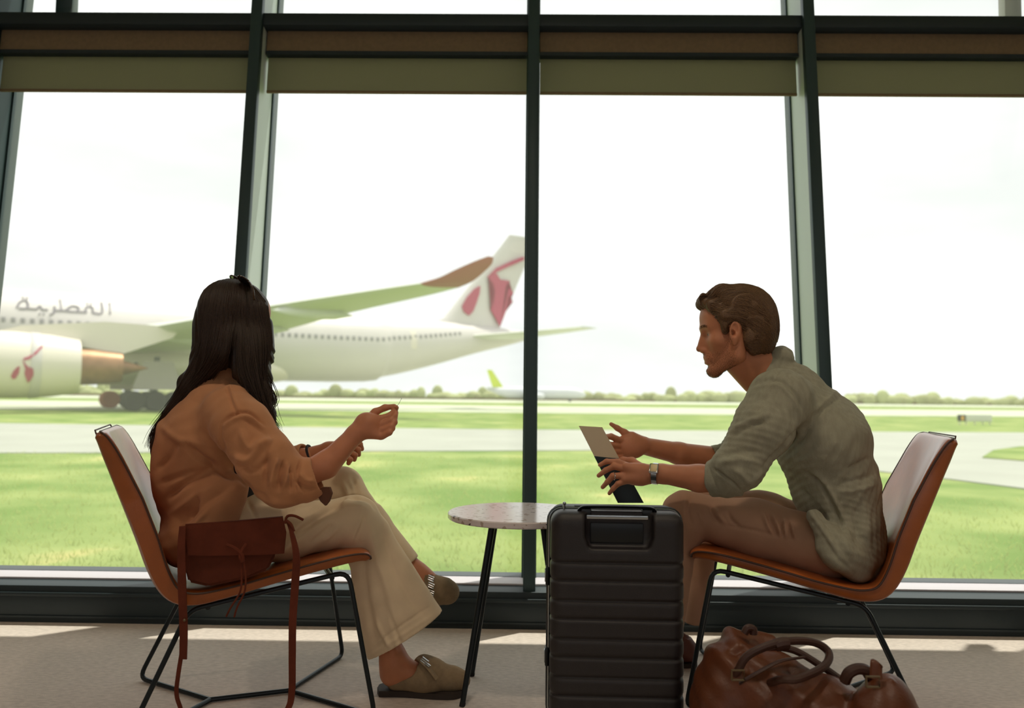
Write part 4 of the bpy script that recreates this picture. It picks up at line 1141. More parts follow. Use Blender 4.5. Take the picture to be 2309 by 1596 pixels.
CRW = [([(418, 1003), (450, 1030), (490, 1055), (530, 1078)], 9, -.008), ([(371, 1128), (410, 1095), (450, 1072), (490, 1052)], 9, -.008), ([(360, 1090), (400, 1075), (450, 1060)], 7, -.004),
       ([(509, 862), (520, 900), (533, 935)], 3.2, -.0030), ([(516, 860), (527, 898), (541, 930)], 3.2, .0022),
       ([(500, 955), (525, 934), (562, 931), (596, 956)], 4, -.0045), ([(503, 965), (528, 944), (562, 941), (592, 962)], 5, .0035), ([(500, 955), (498, 985), (506, 1020)], 4, -.003),
       ([(540, 965), (556, 1000), (570, 1010), (600, 985)], 9, .006), ([(548, 940), (570, 960), (598, 975)], 6, -.003),
       ([(525, 1025), (560, 1038), (590, 1005), (612, 990)], 8, .0065), ([(530, 1050), (575, 1060), (615, 1030)], 8, -.005),
       ([(597, 1100), (600, 1060), (606, 1015)], 5, -.0045), ([(612, 1100), (616, 1060), (625, 1030)], 6, .006), ([(628, 1105), (633, 1070), (640, 1040)], 4, -.006),
       ([(640, 1100), (646, 1068), (650, 1045)], 5, .0055), ([(655, 1108), (656, 1080), (654, 1055)], 4, -.006), ([(668, 1110), (665, 1085), (662, 1055)], 4, -.004),
       ([(676, 1040), (672, 1075), (684, 1110)], 3, -.0045), ([(668, 1085), (690, 1098), (712, 1103)], 4, -.0045), ([(672, 1068), (690, 1082), (708, 1084)], 5, .004),
       ([(560, 1090), (600, 1125), (660, 1135)], 7, .004), ([(540, 1080), (575, 1105), (610, 1128)], 5, -.004),
       ([(450, 1118), (438, 1145), (424, 1170)], 5, -.005), ([(398, 1190), (430, 1160), (470, 1130), (520, 1095)], 8, -.004), ([(385, 1160), (440, 1120), (500, 1085)], 9, .004),
       ([(352, 1060), (380, 1035), (400, 1000)], 8, -.0035), ([(365, 960), (390, 985), (420, 1000)], 8, .003), ([(410, 1215), (440, 1185), (470, 1150)], 6, .004)]
def dsp(P, N):
    return 1.9 * relief(P, N, CRW) + wav(P, (.7, .2, .6), .075, .0022, 1.4, 2.0) + wav(P, (-.4, .3, .9), .043, .0010, 1.6, 5.0)
link_mesh('jacket', to_mesh('jacket', V_.mesh(1, dsp)), M['jacket'], wo, True, True)
mb = MB(); tabp = [(712, 1108), (728, 1098), (742, 1098), (747, 1112), (741, 1130), (733, 1140), (722, 1130)]
mb.prism([tuple(w(x, y, 2.062)) for x, y in tabp], (0.003, .006, 0)); mb.build('cuff_tab', M['cuff_in'], wo, ws=True, smooth=False)


# dark top under the jacket
V_ = Vol((-1.02, 2.05, .42), (-.55, 2.50, .80), .006)
V_.cap(w(530, 1125, 2.26), w(530, 1020, 2.27), .066, .085, k=.03, sy=1.3, sax=LT)
link_mesh('top', to_mesh('top', V_.mesh(1)), M['darktop'], wo, True, True)

# trousers
V_ = Vol((-1.06, 2.0, .10), (-.15, 2.66, .66), .0038)
V_.ell(w(462, 1205, 2.27), (.110, .175, .088), k=.02)
V_.cap(w(480, 1218, 2.17), w(640, 1196, 2.22), .080, .076, k=.04)
V_.cap(w(640, 1196, 2.22), w(800, 1176, 2.28), .076, .066, k=.03)
V_.cap(w(800, 1172, 2.28), w(815, 1205, 2.29), .064, .062, k=.03)
V_.cap(w(600, 1160, 2.28), w(545, 1152, 2.24), .062, .066, k=.04)
V_.cyl(w(822, 1195, 2.29), w(944, 1500, 2.335), .062, .142, k=.04, rnd=.01, sy=.68)
V_.cap(w(490, 1180, 2.38), w(640, 1128, 2.43), .078, .066, k=.04)
V_.cap(w(640, 1128, 2.43), w(772, 1098, 2.47), .066, .056, k=.04)
V_.cap(w(772, 1098, 2.47), w(840, 1185, 2.46), .056, .050, k=.03)
V_.cyl(w(825, 1165, 2.46), w(915, 1278, 2.45), .052, .050, k=.02, rnd=.004)
# hems: slanted cut and hollow
hc = w(905, 1436, 2.33); hn = w(905 + 94, 1436 + 153, 2.33) - hc
V_.cut(hc, hn, (-.75, 2.12, .0), (-.10, 2.60, .30))
V_.cap(w(885, 1380, 2.325), w(945, 1510, 2.335), .074, .116, k=.004, mode='sub', sy=.62)
CRT = [([(620, 1240), (680, 1195), (735, 1155), (775, 1130)], 8, -.008), ([(640, 1215), (700, 1170), (760, 1135)], 9, .004), ([(768, 1128), (800, 1120), (835, 1130), (850, 1150)], 5, -.006),
       ([(765, 1140), (790, 1140), (830, 1145)], 9, .004), ([(800, 1218), (812, 1190), (822, 1160)], 4, -.004), ([(790, 1225), (805, 1200), (816, 1165)], 6, .003),
       ([(770, 1085), (785, 1120), (768, 1140)], 6, .005), ([(795, 1075), (805, 1110), (800, 1125)], 6, -.003), ([(830, 1180), (850, 1260), (880, 1350), (890, 1440)], 10, .005),
       ([(862, 1180), (880, 1260), (925, 1350), (960, 1390)], 9, -.004), ([(820, 1230), (822, 1320), (845, 1450)], 9, -.005), ([(880, 1380), (895, 1430), (905, 1455)], 5, -.004),
       ([(850, 1400), (862, 1430), (880, 1460)], 5, .004), ([(836, 1478), (905, 1433), (980, 1384)], 4, .0022), ([(838, 1458), (900, 1413), (966, 1369)], 2.5, -.0025),
       ([(575, 1185), (640, 1160), (700, 1130)], 7, -.004), ([(700, 1225), (730, 1200), (752, 1180)], 5, -.003), ([(730, 1222), (752, 1200), (765, 1185)], 5, .003),
       ([(640, 1145), (645, 1165), (655, 1190)], 4, -.003), ([(560, 1130), (575, 1160), (585, 1190)], 4, -.004)]
def dsp(P, N): return 1.5 * relief(P, N, CRT) + wav(P, (.6, .2, -.5), .07, .0014, 1.3, 3.0)
link_mesh('trousers', to_mesh('trousers', V_.mesh(1, dsp)), M['cream'], wo, True, True)

# body: head, neck, torso, forearms with hands, ankles
WO_O = w(532, 735, 2.245)
(hv, hf), TW, RW = head_field(WO_O, math.radians(52), math.radians(4), .97, False)
V_ = Vol((-1.15, 1.95, .25), (-.50, 2.60, 1.10), .006)
V_.cap(w(470, 1180, 2.27), w(480, 960, 2.26), .075, .085, k=.03, sy=1.4, sax=LT); V_.cap(w(480, 960, 2.26), w(500, 880, 2.25), .08, .045, k=.04, sy=1.5, sax=LT)
V_.cap(w(505, 885, 2.245), w(522, 780, 2.245), .046, .044, k=.03)
V_.cap(w(520, 925, 2.10), w(605, 1050, 2.06), .045, .040, k=.03); V_.cap(w(605, 1050, 2.06), w(650, 1088, 2.06), .040, .036, k=.02)
V_.cap(w(512, 905, 2.42), w(590, 1040, 2.44), .042, .036, k=.03); V_.cap(w(590, 1040, 2.44), w(690, 1030, 2.42), .034, .028, k=.02)
for a, b, r0, r1 in (((480, 1215, 2.17), (800, 1180, 2.28), .07, .05), ((800, 1180, 2.28), (880, 1440, 2.32), .045, .03), ((490, 1180, 2.38), (775, 1105, 2.47), .065, .045), ((775, 1105, 2.47), (925, 1280, 2.45), .042, .03)):
    V_.cap(w(*a), w(*b), r0, r1, k=.02)
core = V_.mesh(1)
# near forearm and raised hand
V_ = Vol(w(640, 1150, 2.20) - np.array((.02, .28, .02)), w(915, 890, 2.24) + np.array((.02, .06, .02)), .0019)
V_.cap(w(668, 1082, 2.075), w(735, 1045, 2.10), .035, .0335, k=.01)
V_.cap(w(735, 1050, 2.10), w(802, 978, 2.12), .034, .0235, k=.012)
V_.cap(w(802, 978, 2.12), w(826, 957, 2.125), .024, .025, k=.012)
V_.ell(w(832, 958, 2.125), (.038, .022, .030), (0, 28, 0), k=.014)
V_.cap(w(826, 972, 2.120), w(858, 983, 2.115), .017, .0105, k=.014)
V_.cap(w(830, 950, 2.128), w(856, 945, 2.130), .018, .0105, k=.012)
finger(V_, [w(857, 944, 2.130), w(877, 938, 2.138), w(889, 928, 2.142), w(894, 919, 2.142)], .0098, .0065)
finger(V_, [w(860, 957, 2.124), w(882, 948, 2.124), w(890, 938, 2.132), w(893, 931, 2.138)], .0100, .0066)
finger(V_, [w(862, 970, 2.118), w(882, 962, 2.114), w(890, 952, 2.122), w(891, 944, 2.130)], .0098, .0064)
finger(V_, [w(863, 983, 2.112), w(878, 975, 2.106), w(885, 966, 2.114), w(886, 959, 2.122)], .0090, .0058)
finger(V_, [w(822, 950, 2.138), w(846, 929, 2.148), w(868, 919, 2.150), w(889, 916, 2.148)], .0115, .0068, k=.006)
V_.ell(w(894, 918, 2.136), (.005, .0035, .0055), k=.001)
near_arm = V_.mesh(1)
# far forearm and the hand resting on the knee
V_ = Vol(w(650, 1075, 2.34) - np.array((.03, .0, .02)), w(850, 965, 2.52) + np.array((.05, .0, .03)), .0022)
V_.cap(w(670, 1036, 2.43), w(735, 1015, 2.425), .029, .0215, k=.01)
V_.ell(w(765, 1016, 2.42), (.050, .026, .026), (0, 16, 0), k=.016)
for i, (kx, ky, mx, my, tx, ty) in enumerate([(792, 1002, 812, 1001, 816, 1012), (790, 1010, 808, 1013, 809, 1025), (785, 1020, 801, 1026, 799, 1036), (778, 1028, 790, 1036, 786, 1044)]):
    Yb = 2.415 - .014 * i
    finger(V_, [w(kx - 14, ky, Yb), w(kx, ky, Yb - .004), w(mx, my, Yb - .012), w(tx, ty, Yb - .004)], .0098, .0070)
finger(V_, [w(755, 1005, 2.44), w(780, 995, 2.455), w(798, 1000, 2.46)], .011, .0075, k=.006)
far_arm = V_.mesh(1)
# ankles and feet
V_ = Vol(w(830, 1570, 2.25) - np.array((.02, .03, .03)), w(1075, 1200, 2.50) + np.array((.03, .05, .03)), .0028)
V_.cap(w(868, 1400, 2.325), w(884, 1475, 2.325), .033, .030, k=.01); V_.cap(w(884, 1475, 2.325), w(884, 1520, 2.325), .032, .033, k=.02)
V_.cap(w(893, 1500, 2.325), w(955, 1530, 2.33), .036, .030, k=.03); V_.cap(w(955, 1530, 2.33), w(1030, 1535, 2.335), .028, .018, k=.02)
V_.ell(w(885, 1468, 2.295), (.010, .008, .012), k=.012)
V_.cap(w(905, 1250, 2.455), w(945, 1300, 2.455), .030, .028, k=.01); V_.cap(w(945, 1300, 2.455), w(1005, 1335, 2.46), .034, .026, k=.03)
feet = V_.mesh(1)
body = link_mesh('body', to_mesh('body', join(core, (hv, hf), near_arm, far_arm, feet)), M['skin_w'], wo, True, True)
for i in range(1):
    mb = MB(); mb.tube([tuple(w(894, 917, 2.136)), tuple(w(900, 909, 2.136)), tuple(w(906, 897, 2.137))], .0005, 6); mb.build('hair_strand', M['hair_w'], wo, ws=True)

# clogs
V_ = Vol(w(840, 1575, 2.24) - np.array((.02, .03, .02)), w(1075, 1440, 2.42) + np.array((.03, .03, .03)), .0024)
V_.cap(w(896, 1530, 2.33), w(960, 1526, 2.33), .034, .042, k=.02); V_.cap(w(960, 1524, 2.33), w(1020, 1530, 2.335), .043, .032, k=.03)
V_.cap(w(1020, 1531, 2.335), w(1040, 1533, 2.335), .032, .026, k=.02)
V_.cap(w(945, 1500, 2.33), w(975, 1512, 2.33), .030, .030, k=.03)
V_.cut((0, 0, .012), (0, 0, -1), (-.6, 2.1, -.1), (0, 2.6, .10), k=.003)
V_.cap(w(845, 1468, 2.325), w(925, 1470, 2.325), .050, .036, k=.012, mode='sub')
V_.cap(w(862, 1505, 2.325), w(930, 1505, 2.325), .034, .032, k=.012, mode='sub')
c1 = link_mesh('clog', to_mesh('clog', V_.mesh(1)), M['taupe'], wo, True, True)
mb = MB(); rings = []
for z in (.001, .017):
    rings.append([(x, 2.332 + y, z) for x, y in spline([(-.375, 0), (-.365, .034), (-.29, .040), (-.20, .052), (-.145, .038), (-.125, 0), (-.145, -.040), (-.20, -.046), (-.29, -.032), (-.365, -.030)], 4)])
mb.loft(rings); bmesh.ops.bevel(mb.bm, geom=[e for e in mb.bm.edges if len(e.link_faces) == 2 and e.calc_face_angle(0) > 1], offset=.003, segments=2, affect='EDGES'); mb.build('clog_sole', M['sole'], c1, ws=True)
def band(name, a, b, wd, th, m, par, out=.003, arc=.010, n=9):
    """strap lying over an instep from a to b, bulging towards the camera side and up"""
    a, b = np.array(a), np.array(b); P = []
    for i in range(n):
        t = i / (n - 1); s = math.sin(math.pi * t)
        P.append(tuple(a + (b - a) * t + np.array((0.3, -.7, .45)) * arc * s))
    mb = MB(); mb.tube(P, .003, 8, flat=(wd, th)); return mb.build(name, m, par, ws=True)
def buckle(c, ux, uz, s, par, tilt):
    c = np.array(c); ux = np.array(ux); uz = np.array(uz)
    mb = MB(); mb.tube([tuple(c + ux * x * s + uz * z * s) for x, z in ((-1, -.7), (1, -.7), (1, .7), (-1, .7), (-1, -.7))], .0019, 6); mb.build('buckle', M['silver'], par, ws=True)
    mb = MB(); mb.tube([tuple(c - ux * s), tuple(c + ux * s)], .0016, 6); mb.build('buckle_pin', M['silver'], par, ws=True)
s1 = band('strap', w(942, 1483, 2.30), w(985, 1530, 2.275), .017, .004, M['taupe'], c1)
buckle(w(957, 1490, 2.284), (.8, -.1, -.55), (.5, -.2, .75), .010, c1, 0)
buckle(w(963, 1500, 2.278), (.8, -.1, -.55), (.5, -.2, .75), .008, c1, 0)
# far clog, hanging in the air
V_ = Vol(w(920, 1400, 2.36) - np.array((.02, .04, .02)), w(1050, 1260, 2.56) + np.array((.03, .03, .03)), .0024)
V_.cap(w(972, 1325, 2.455), w(1003, 1333, 2.46), .042, .036, k=.02); V_.cap(w(1003, 1333, 2.46), w(1012, 1336, 2.46), .036, .030, k=.02)
V_.cap(w(940, 1300, 2.455), w(965, 1345, 2.455), .030, .034, k=.02)
V_.cap(w(930, 1275, 2.455), w(948, 1315, 2.455), .036, .030, k=.01, mode='sub')
c2 = link_mesh('clog', to_mesh('clog', V_.mesh(1)), M['taupe'], wo, True, True)
band('strap', w(966, 1296, 2.43), w(966, 1362, 2.43), .030, .004, M['taupe'], c2, arc=.012)
for yy in (1304, 1320, 1336):
    buckle(w(972, yy, 2.402), (.9, -.1, -.35), (.15, -.1, .98), .009, c2, 0)

# wrist band of the far arm
mb = MB(); cc = w(700, 1024, 2.425); dv = (w(735, 1013, 2.425) - w(672, 1034, 2.43)); dv /= np.linalg.norm(dv)
def ringpts(c, d, r, n=20):
    d = np.array(d) / np.linalg.norm(d); a = np.cross(d, (0, 1, 0)); a /= np.linalg.norm(a); b = np.cross(d, a)
    return [tuple(c + r * (a * math.cos(2 * math.pi * k / n) + b * math.sin(2 * math.pi * k / n))) for k in range(n + 1)]
mb.tube(ringpts(cc, dv, .0275), .004, 8, cap=False); mb.build('bracelet', M['darktop'], wo, ws=True)

# long hair
V_ = Vol((-1.20, 1.95, .55), (-.56, 2.50, 1.26), .0034)
V_.ell(TW((-.010, 0, .040)), (.104, .084, .092), (0, 0, 52), k=.01)
V_.ell(TW((-.028, -.004, -.02)), (.080, .080, .098), (0, 0, 52), k=.03)
V_.ell(TW((.100, .022, -.03)), (.050, .050, .080), (0, 0, 52), k=.012, mode='sub')
V_.cap(w(578, 700, 2.20), w(588, 790, 2.19), .034, .030, k=.03)
V_.chain([w(492, 745, 2.22), w(470, 815, 2.20), w(432, 868, 2.20), w(395, 925, 2.20), w(362, 975, 2.20), w(346, 1015, 2.20)], [.060, .042, .032, .020, .011, .004], k=.03)
V_.chain([w(550, 780, 2.20), w(565, 835, 2.17), w(585, 890, 2.15), w(604, 935, 2.14), w(616, 970, 2.14)], [.062, .040, .028, .017, .006], k=.03)
V_.chain([w(590, 740, 2.22), w(598, 800, 2.20), w(600, 850, 2.19), w(612, 905, 2.18), w(606, 950, 2.17)], [.030, .018, .009, .006, .004], k=.02)
def dsp(P, N):
    px, py = pj(P); u = (px - 530) / np.where(py > 780, 1 + (py - 780) / 160, 1)
    sm = np.clip((py - 650) / 120, 0, 1); return sm * (.0022 * np.sin(u * .42 + .012 * py + 1.3 * np.sin(py * .02)) + .0012 * np.sin(u * .95 - .01 * py))
WH = V_; WD = V_.D.copy()
hairvol = V_.mesh(2, dsp)
def wlook(P):
    q = np.round((P - WH.lo) / WH.h).astype(int)
    ok = np.all((q >= 0) & (q < np.array(WD.shape)), axis=1); q = np.clip(q, 0, np.array(WD.shape) - 1)
    return (WD[q[:, 0], q[:, 1], q[:, 2]] < 0) & ok
def radial_w(P, lift):
    c0 = TW((-.01, 0, .0)); d = P - c0; L = np.linalg.norm(d, axis=1); d = d / L[:, None]; best = np.zeros(len(P))
    for t in np.linspace(.04, .20, 80): best = np.where(wlook(c0 + d * t), t, best)
    ok = best > 0; bs = best.copy(); bs[1:-1] = (best[:-2] + 2 * best[1:-1] + best[2:]) / 4
    return c0 + d * (bs + lift)[:, None], ok
def on_hair_w(P, lift):
    c0 = TW((-.01, 0, .02)); top = P[:, 2] > 1.02
    d = P - c0; L = np.linalg.norm(d, axis=1); d = d / L[:, None]; best = L.copy(); hit = np.zeros(len(P), bool)
    for t in np.linspace(.05, .17, 60):
        m = wlook(c0 + d * t); best = np.where(m, t, best); hit |= m
    bs = best.copy(); bs[1:-1] = (best[:-2] + 2 * best[1:-1] + best[2:]) / 4
    wgt = np.clip((P[:, 2] - .96) / .08, 0, 1) * hit
    R = c0 + d * (bs + lift)[:, None]
    P = P * (1 - wgt[:, None]) + R * wgt[:, None]
    yb = P[:, 1].copy()
    for k_ in range(40):
        Q = P.copy(); Q[:, 1] = P[:, 1] - .002 * k_
        yb = np.where(wlook(Q), Q[:, 1] - lift - .0015, yb)
    yb = np.minimum(yb, P[:, 1]); ys = yb.copy(); ys[1:-1] = (yb[:-2] + 2 * yb[1:-1] + yb[2:]) / 4
    w2 = 1 - wgt
    P = P.copy(); P[:, 1] = P[:, 1] * wgt + ys * w2
    return P
gd = [[(514, 636), (470, 662), (449, 715), (447, 785), (425, 850), (388, 915), (353, 970), (338, 1022)],
      [(519, 633), (482, 668), (466, 725), (460, 795), (440, 855), (402, 910), (366, 960), (347, 1008)],
      [(526, 632), (503, 678), (492, 735), (484, 795), (462, 840), (430, 880), (398, 920), (372, 955)],
      [(532, 632), (522, 685), (517, 740), (511, 785), (496, 815), (474, 838), (452, 858), (430, 885)],
      [(537, 632), (543, 685), (543, 745), (540, 800), (552, 850), (575, 895), (596, 938), (610, 972)],
      [(541, 632), (566, 682), (574, 745), (572, 805), (580, 860), (592, 908), (603, 948), (614, 977)],
      [(546, 633), (588, 690), (602, 745), (595, 800), (592, 850), (606, 900), (611, 940), (617, 975)],
      [(552, 636), (600, 694), (614, 752), (609, 795), (600, 835), (617, 890), (611, 935), (621, 980)]]
yo = [[0, .05, .085, .085, .055, .045, .04, .03], [0, .075, .10, .095, .075, .06, .05, .03], [0, .095, .112, .11, .085, .07, .05, .03], [0, .103, .115, .115, .10, .08, .06, .04],
      [0, .103, .115, .12, .13, .13, .125, .115], [0, .095, .11, .12, .13, .13, .12, .11], [0, .075, .085, .09, .09, .085, .08, .08], [0, .04, .05, .05, .055, .06, .065, .07]]
gl = [np.array([w(x, y, 2.24 - 1.03 * yo[i][j]) for j, (x, y) in enumerate(g)]) for i, g in enumerate(gd)]
rs = np.random.RandomState(4); paths = []
def blend(u):
    i = min(int(u), len(gl) - 2); t = u - i; return gl[i] * (1 - t) + gl[i + 1] * t
for k in range(2200):
    u = rs.rand() * (len(gl) - 1)
    if 3.12 < u < 3.9 and rs.rand() < .75: u = 3.05 if rs.rand() < .5 else 4 + rs.rand()
    P = blend(u) + rs.normal(0, 1, 3) * .0016
    if 3.1 < u < 3.95: P = P[:4]
    P = np.array(spline(P, 5)); n = len(P); t = np.linspace(0, 1, n)[:, None]
    sc = rs.normal(0, 1, (1, 3)) * np.array((.011, .006, .004)); ph = rs.rand() * 6
    P = P + sc * t ** 2 + np.concatenate([np.sin(t * 9 + ph) * .003 * t, 0 * t, 0 * t], 1)
    P = P[:max(8, int(n * (1 - .28 * rs.rand() ** 2)))]
    P = on_hair_w(P, .0004 + .0018 * rs.rand())
    paths.append(P)
for side in (0, 1):                        # the side turned to the window
    for k in range(350):
        u = rs.rand() * 4.6; i = min(int(u), 6); t = u - i
        P = np.array([w(gd[i][j][0] * (1 - t) + gd[i + 1][j][0] * t, gd[i][j][1] * (1 - t) + gd[i + 1][j][1] * t, 2.25 + .95 * (yo[i][j] * (1 - t) + yo[i + 1][j] * t)) for j in range(5)]) + rs.normal(0, .0015, 3)
        P, ok = radial_w(np.array(spline(P, 5)), .0006 + .0015 * rs.rand())
        P = P[:int(np.argmax(~ok))] if (~ok).any() else P
        if len(P) > 4: paths.append(P)
for k in range(14):                        # stray tips over the chair back
    a = rs.rand() * 10; P = [w(366 + a, 945, 2.18), w(352 + a * .7, 975, 2.18), w(337 + a * .6, 1000 + a, 2.18), w(340 + rs.rand() * 12, 1030, 2.18), w(347 + rs.rand() * 10, 1032 + a * .6, 2.18)]
    paths.append(np.array(spline(P, 5)))
hair = link_mesh('hair', to_mesh('hair', join(hairvol, strands(paths, .0013, .25))), M['hair_w'], wo, True, True)

# sunglasses pushed up on the head
sg_ = empty('sunglasses', tuple(w(530, 640, 2.2)), 0, wo)
sg_.matrix_parent_inverse = Matrix.Translation(wo.location).inverted()
mb = MB(); mb.tube([tuple(w(x, y, Y)) for x, y, Y in ((458, 672, 2.20), (463, 657, 2.20), (484, 642, 2.22), (512, 632, 2.23), (530, 629, 2.235))], .0028, 8); mb.build('temple_arm', M['tort'], sg_, ws=True)
mb = MB(); mb.tube([tuple(w(x, y, Y)) for x, y, Y in ((573, 676, 2.12), (571, 654, 2.13), (564, 638, 2.16), (554, 629, 2.20))], .0028, 8); mb.build('temple_arm', M['tort'], sg_, ws=True)
for cx, cy, Yc in ((534, 633, 2.25), (552, 634, 2.19)):
    mb = MB(); mb.tube(ringpts(w(cx, cy, Yc), (.5, .45, .9), .022, 22), .0022, 6, cap=False); fr = mb.build('lens_frame', M['tort'], sg_, ws=True)
    mb = MB(); R_ = ringpts(w(cx, cy, Yc), (.5, .45, .9), .021, 22)[:-1]; mb.prism(R_, (.001, .001, .0018)); mb.build('lens', M['lens'], fr, ws=True)

# ------------------------------------------------------------------ man
ma = empty('person', (.92, 2.37, 0), 0)
tag(ma, 'bearded man in a grey linen shirt and beige trousers, seated at right leaning forward', 'person')
LM = (-.29, -.956, 0)
V_ = Vol((.48, 2.00, .28), (1.16, 2.74, 1.02), .0035)
V_.cap(w(1792, 905, 2.37), w(1850, 990, 2.37), .098, .128, k=.04, sy=1.55, sax=LM)
V_.cap(w(1850, 990, 2.37), w(1882, 1095, 2.37), .130, .117, k=.04, sy=1.42, sax=LM)
V_.cap(w(1882, 1095, 2.37), w(1908, 1195, 2.37), .116, .096, k=.04, sy=1.4, sax=LM)
V_.cap(w(1910, 1190, 2.37), w(1926, 1245, 2.355), .094, .074, k=.04, sy=2.0, sax=LM)
V_.cap(w(1932, 1225, 2.36), w(1934, 1266, 2.35), .068, .056, k=.03, sy=2.4, sax=LM)
V_.cap(w(1775, 870, 2.37), w(1738, 850, 2.37), .070, .056, k=.04, sy=1.25, sax=LM)
V_.cap(w(1758, 900, 2.20), w(1724, 962, 2.17), .086, .080, k=.05)                   # near shoulder / arm
V_.cap(w(1724, 962, 2.17), w(1664, 1052, 2.17), .080, .064, k=.02)
V_.cap(w(1664, 1052, 2.17), w(1640, 1074, 2.19), .063, .054, k=.02)
V_.cyl(w(1668, 1072, 2.185), w(1597, 1080, 2.225), .058, .0475, k=.012, rnd=.006)
V_.cap(w(1768, 890, 2.55), w(1720, 950, 2.60), .078, .070, k=.05)                   # far arm
V_.cap(w(1720, 950, 2.60), w(1650, 1035, 2.58), .066, .056, k=.03)
V_.cyl(w(1660, 1030, 2.58), w(1604, 1036, 2.56), .054, .044, k=.01, rnd=.005)
V_.cap(w(1835, 1165, 2.20), w(1884, 1255, 2.17), .016, .034, k=.07)                 # loose front edge
V_.cap(w(1888, 1235, 2.18), w(1930, 1278, 2.20), .036, .036, k=.04)
V_.cap(w(1722, 838, 2.37), w(1758, 812, 2.37), .050, .044, k=.010, sy=1.2, sax=LM)  # collar
V_.cap(w(1700, 800, 2.37), w(1722, 846, 2.37), .050, .046, k=.004, mode='sub')
V_.cyl(w(1612, 1083, 2.22), w(1575, 1086, 2.235), .040, .040, k=.003, mode='sub')
V_.cyl(w(1612, 1035, 2.56), w(1590, 1037, 2.56), .036, .036, k=.003, mode='sub')
CRM = [([(1700, 868), (1730, 855), (1768, 862), (1800, 900), (1816, 938)], 4.5, -.0045), ([(1690, 880), (1730, 868), (1764, 874), (1792, 908), (1806, 945)], 5, .0035),
       ([(1815, 955), (1790, 985), (1758, 1022), (1716, 1060)], 6, -.011), ([(1826, 962), (1800, 1000), (1770, 1030)], 8, -.005),
       ([(1822, 1066), (1850, 1090), (1880, 1145), (1903, 1200)], 5, -.006), ([(1832, 1064), (1860, 1088), (1890, 1142), (1914, 1200)], 6, .006),
       ([(1748, 1050), (1790, 1090), (1840, 1145), (1880, 1205), (1920, 1268)], 7, -.005), ([(1760, 1078), (1805, 1125), (1850, 1190), (1890, 1250)], 6, .004),
       ([(1815, 1150), (1855, 1205), (1885, 1255), (1925, 1290)], 5, -.003), ([(1890, 1090), (1930, 1082), (1972, 1070)], 6, -.003), ([(1880, 1110), (1930, 1105), (1975, 1092)], 6, .003),
       ([(1900, 1060), (1940, 1045), (1965, 1030)], 7, -.003), ([(1838, 940), (1870, 915), (1900, 890)], 5, -.004), ([(1828, 932), (1860, 905), (1888, 880)], 5, .0035),
       ([(1608, 1055), (1640, 1080), (1668, 1104)], 3.2, -.005), ([(1598, 1046), (1604, 1075), (1622, 1110)], 3, -.002), ([(1620, 1030), (1660, 1018), (1710, 1020)], 7, -.005), ([(1625, 1045), (1665, 1036), (1705, 1042)], 7, .005),
       ([(1650, 985), (1690, 962), (1730, 950)], 6, -.0045), ([(1650, 970), (1690, 948), (1735, 935)], 6, .004), ([(1665, 930), (1700, 905), (1735, 895)], 6, -.0035), ([(1655, 1060), (1672, 1070), (1690, 1090)], 6, .005),
       ([(1640, 1000), (1652, 965), (1662, 935)], 5, .004), ([(1760, 830), (1800, 840), (1850, 870)], 5, -.003), ([(1690, 1090), (1720, 1060), (1745, 1035)], 6, .004),
       ([(1925, 1140), (1930, 1180), (1935, 1230)], 8, -.004), ([(1950, 1130), (1955, 1180), (1960, 1240)], 8, .004), ([(1735, 868), (1760, 830), (1770, 800)], 3, -.003)]
def dsp(P, N):
    return 1.35 * relief(P, N, CRM) + wav(P, (.5, .2, .8), .07, .0024, 1.5, 1.0) + wav(P, (-.8, .3, .4), .036, .0012, 1.8, 4.0) + wav(P, (.2, .3, .9), .018, .0007, 1.8, 2.0) + wav(P, (.9, .3, -.3), .024, .0007, 2.2, 3.0)
link_mesh('shirt', to_mesh('shirt', V_.mesh(1, dsp)), M['linen'], ma, True, True)

# trousers
V_ = Vol((.38, 2.08, .12), (1.16, 2.78, .70), .0042)
V_.ell(w(1890, 1232, 2.37), (.085, .150, .080), k=.02)
V_.cap(w(1865, 1235, 2.27), w(1700, 1190, 2.33), .082, .080, k=.05)
V_.cap(w(1700, 1190, 2.33), w(1545, 1158, 2.37), .078, .062, k=.03)
V_.cap(w(1545, 1158, 2.37), w(1530, 1195, 2.36), .060, .056, k=.03)
V_.cyl(w(1532, 1185, 2.36), w(1500, 1440, 2.34), .058, .046, k=.03, rnd=.005)
V_.cap(w(1890, 1215, 2.48), w(1720, 1165, 2.56), .082, .074, k=.04)
V_.cap(w(1720, 1165, 2.56), w(1590, 1138, 2.60), .073, .060, k=.04)
V_.cyl(w(1592, 1150, 2.60), w(1564, 1406, 2.60), .058, .029, k=.03, rnd=.004)
CRM2 = [([(1612, 1145), (1622, 1165), (1636, 1180)], 4, .0045), ([(1600, 1140), (1606, 1160), (1622, 1180)], 4, -.004), ([(1640, 1150), (1650, 1172), (1668, 1188)], 4, -.003),
        ([(1722, 1158), (1730, 1185), (1742, 1205)], 3.5, .005), ([(1732, 1158), (1742, 1185), (1752, 1208)], 3.5, -.005), ([(1742, 1160), (1753, 1186), (1762, 1210)], 3.5, .005),
        ([(1768, 1168), (1770, 1190), (1772, 1212)], 3.5, .005), ([(1760, 1165), (1762, 1190), (1765, 1212)], 3, -.004), ([(1784, 1178), (1788, 1196), (1794, 1214)], 3.5, .005), ([(1777, 1172), (1780, 1195), (1784, 1214)], 3, -.004),
        ([(1640, 1185), (1700, 1195), (1760, 1210)], 3, -.0025), ([(1560, 1120), (1552, 1150), (1560, 1185)], 4, -.003), ([(1548, 1125), (1542, 1160), (1552, 1200)], 5, .003), ([(1575, 1150), (1580, 1165), (1584, 1178)], 4, .003)]
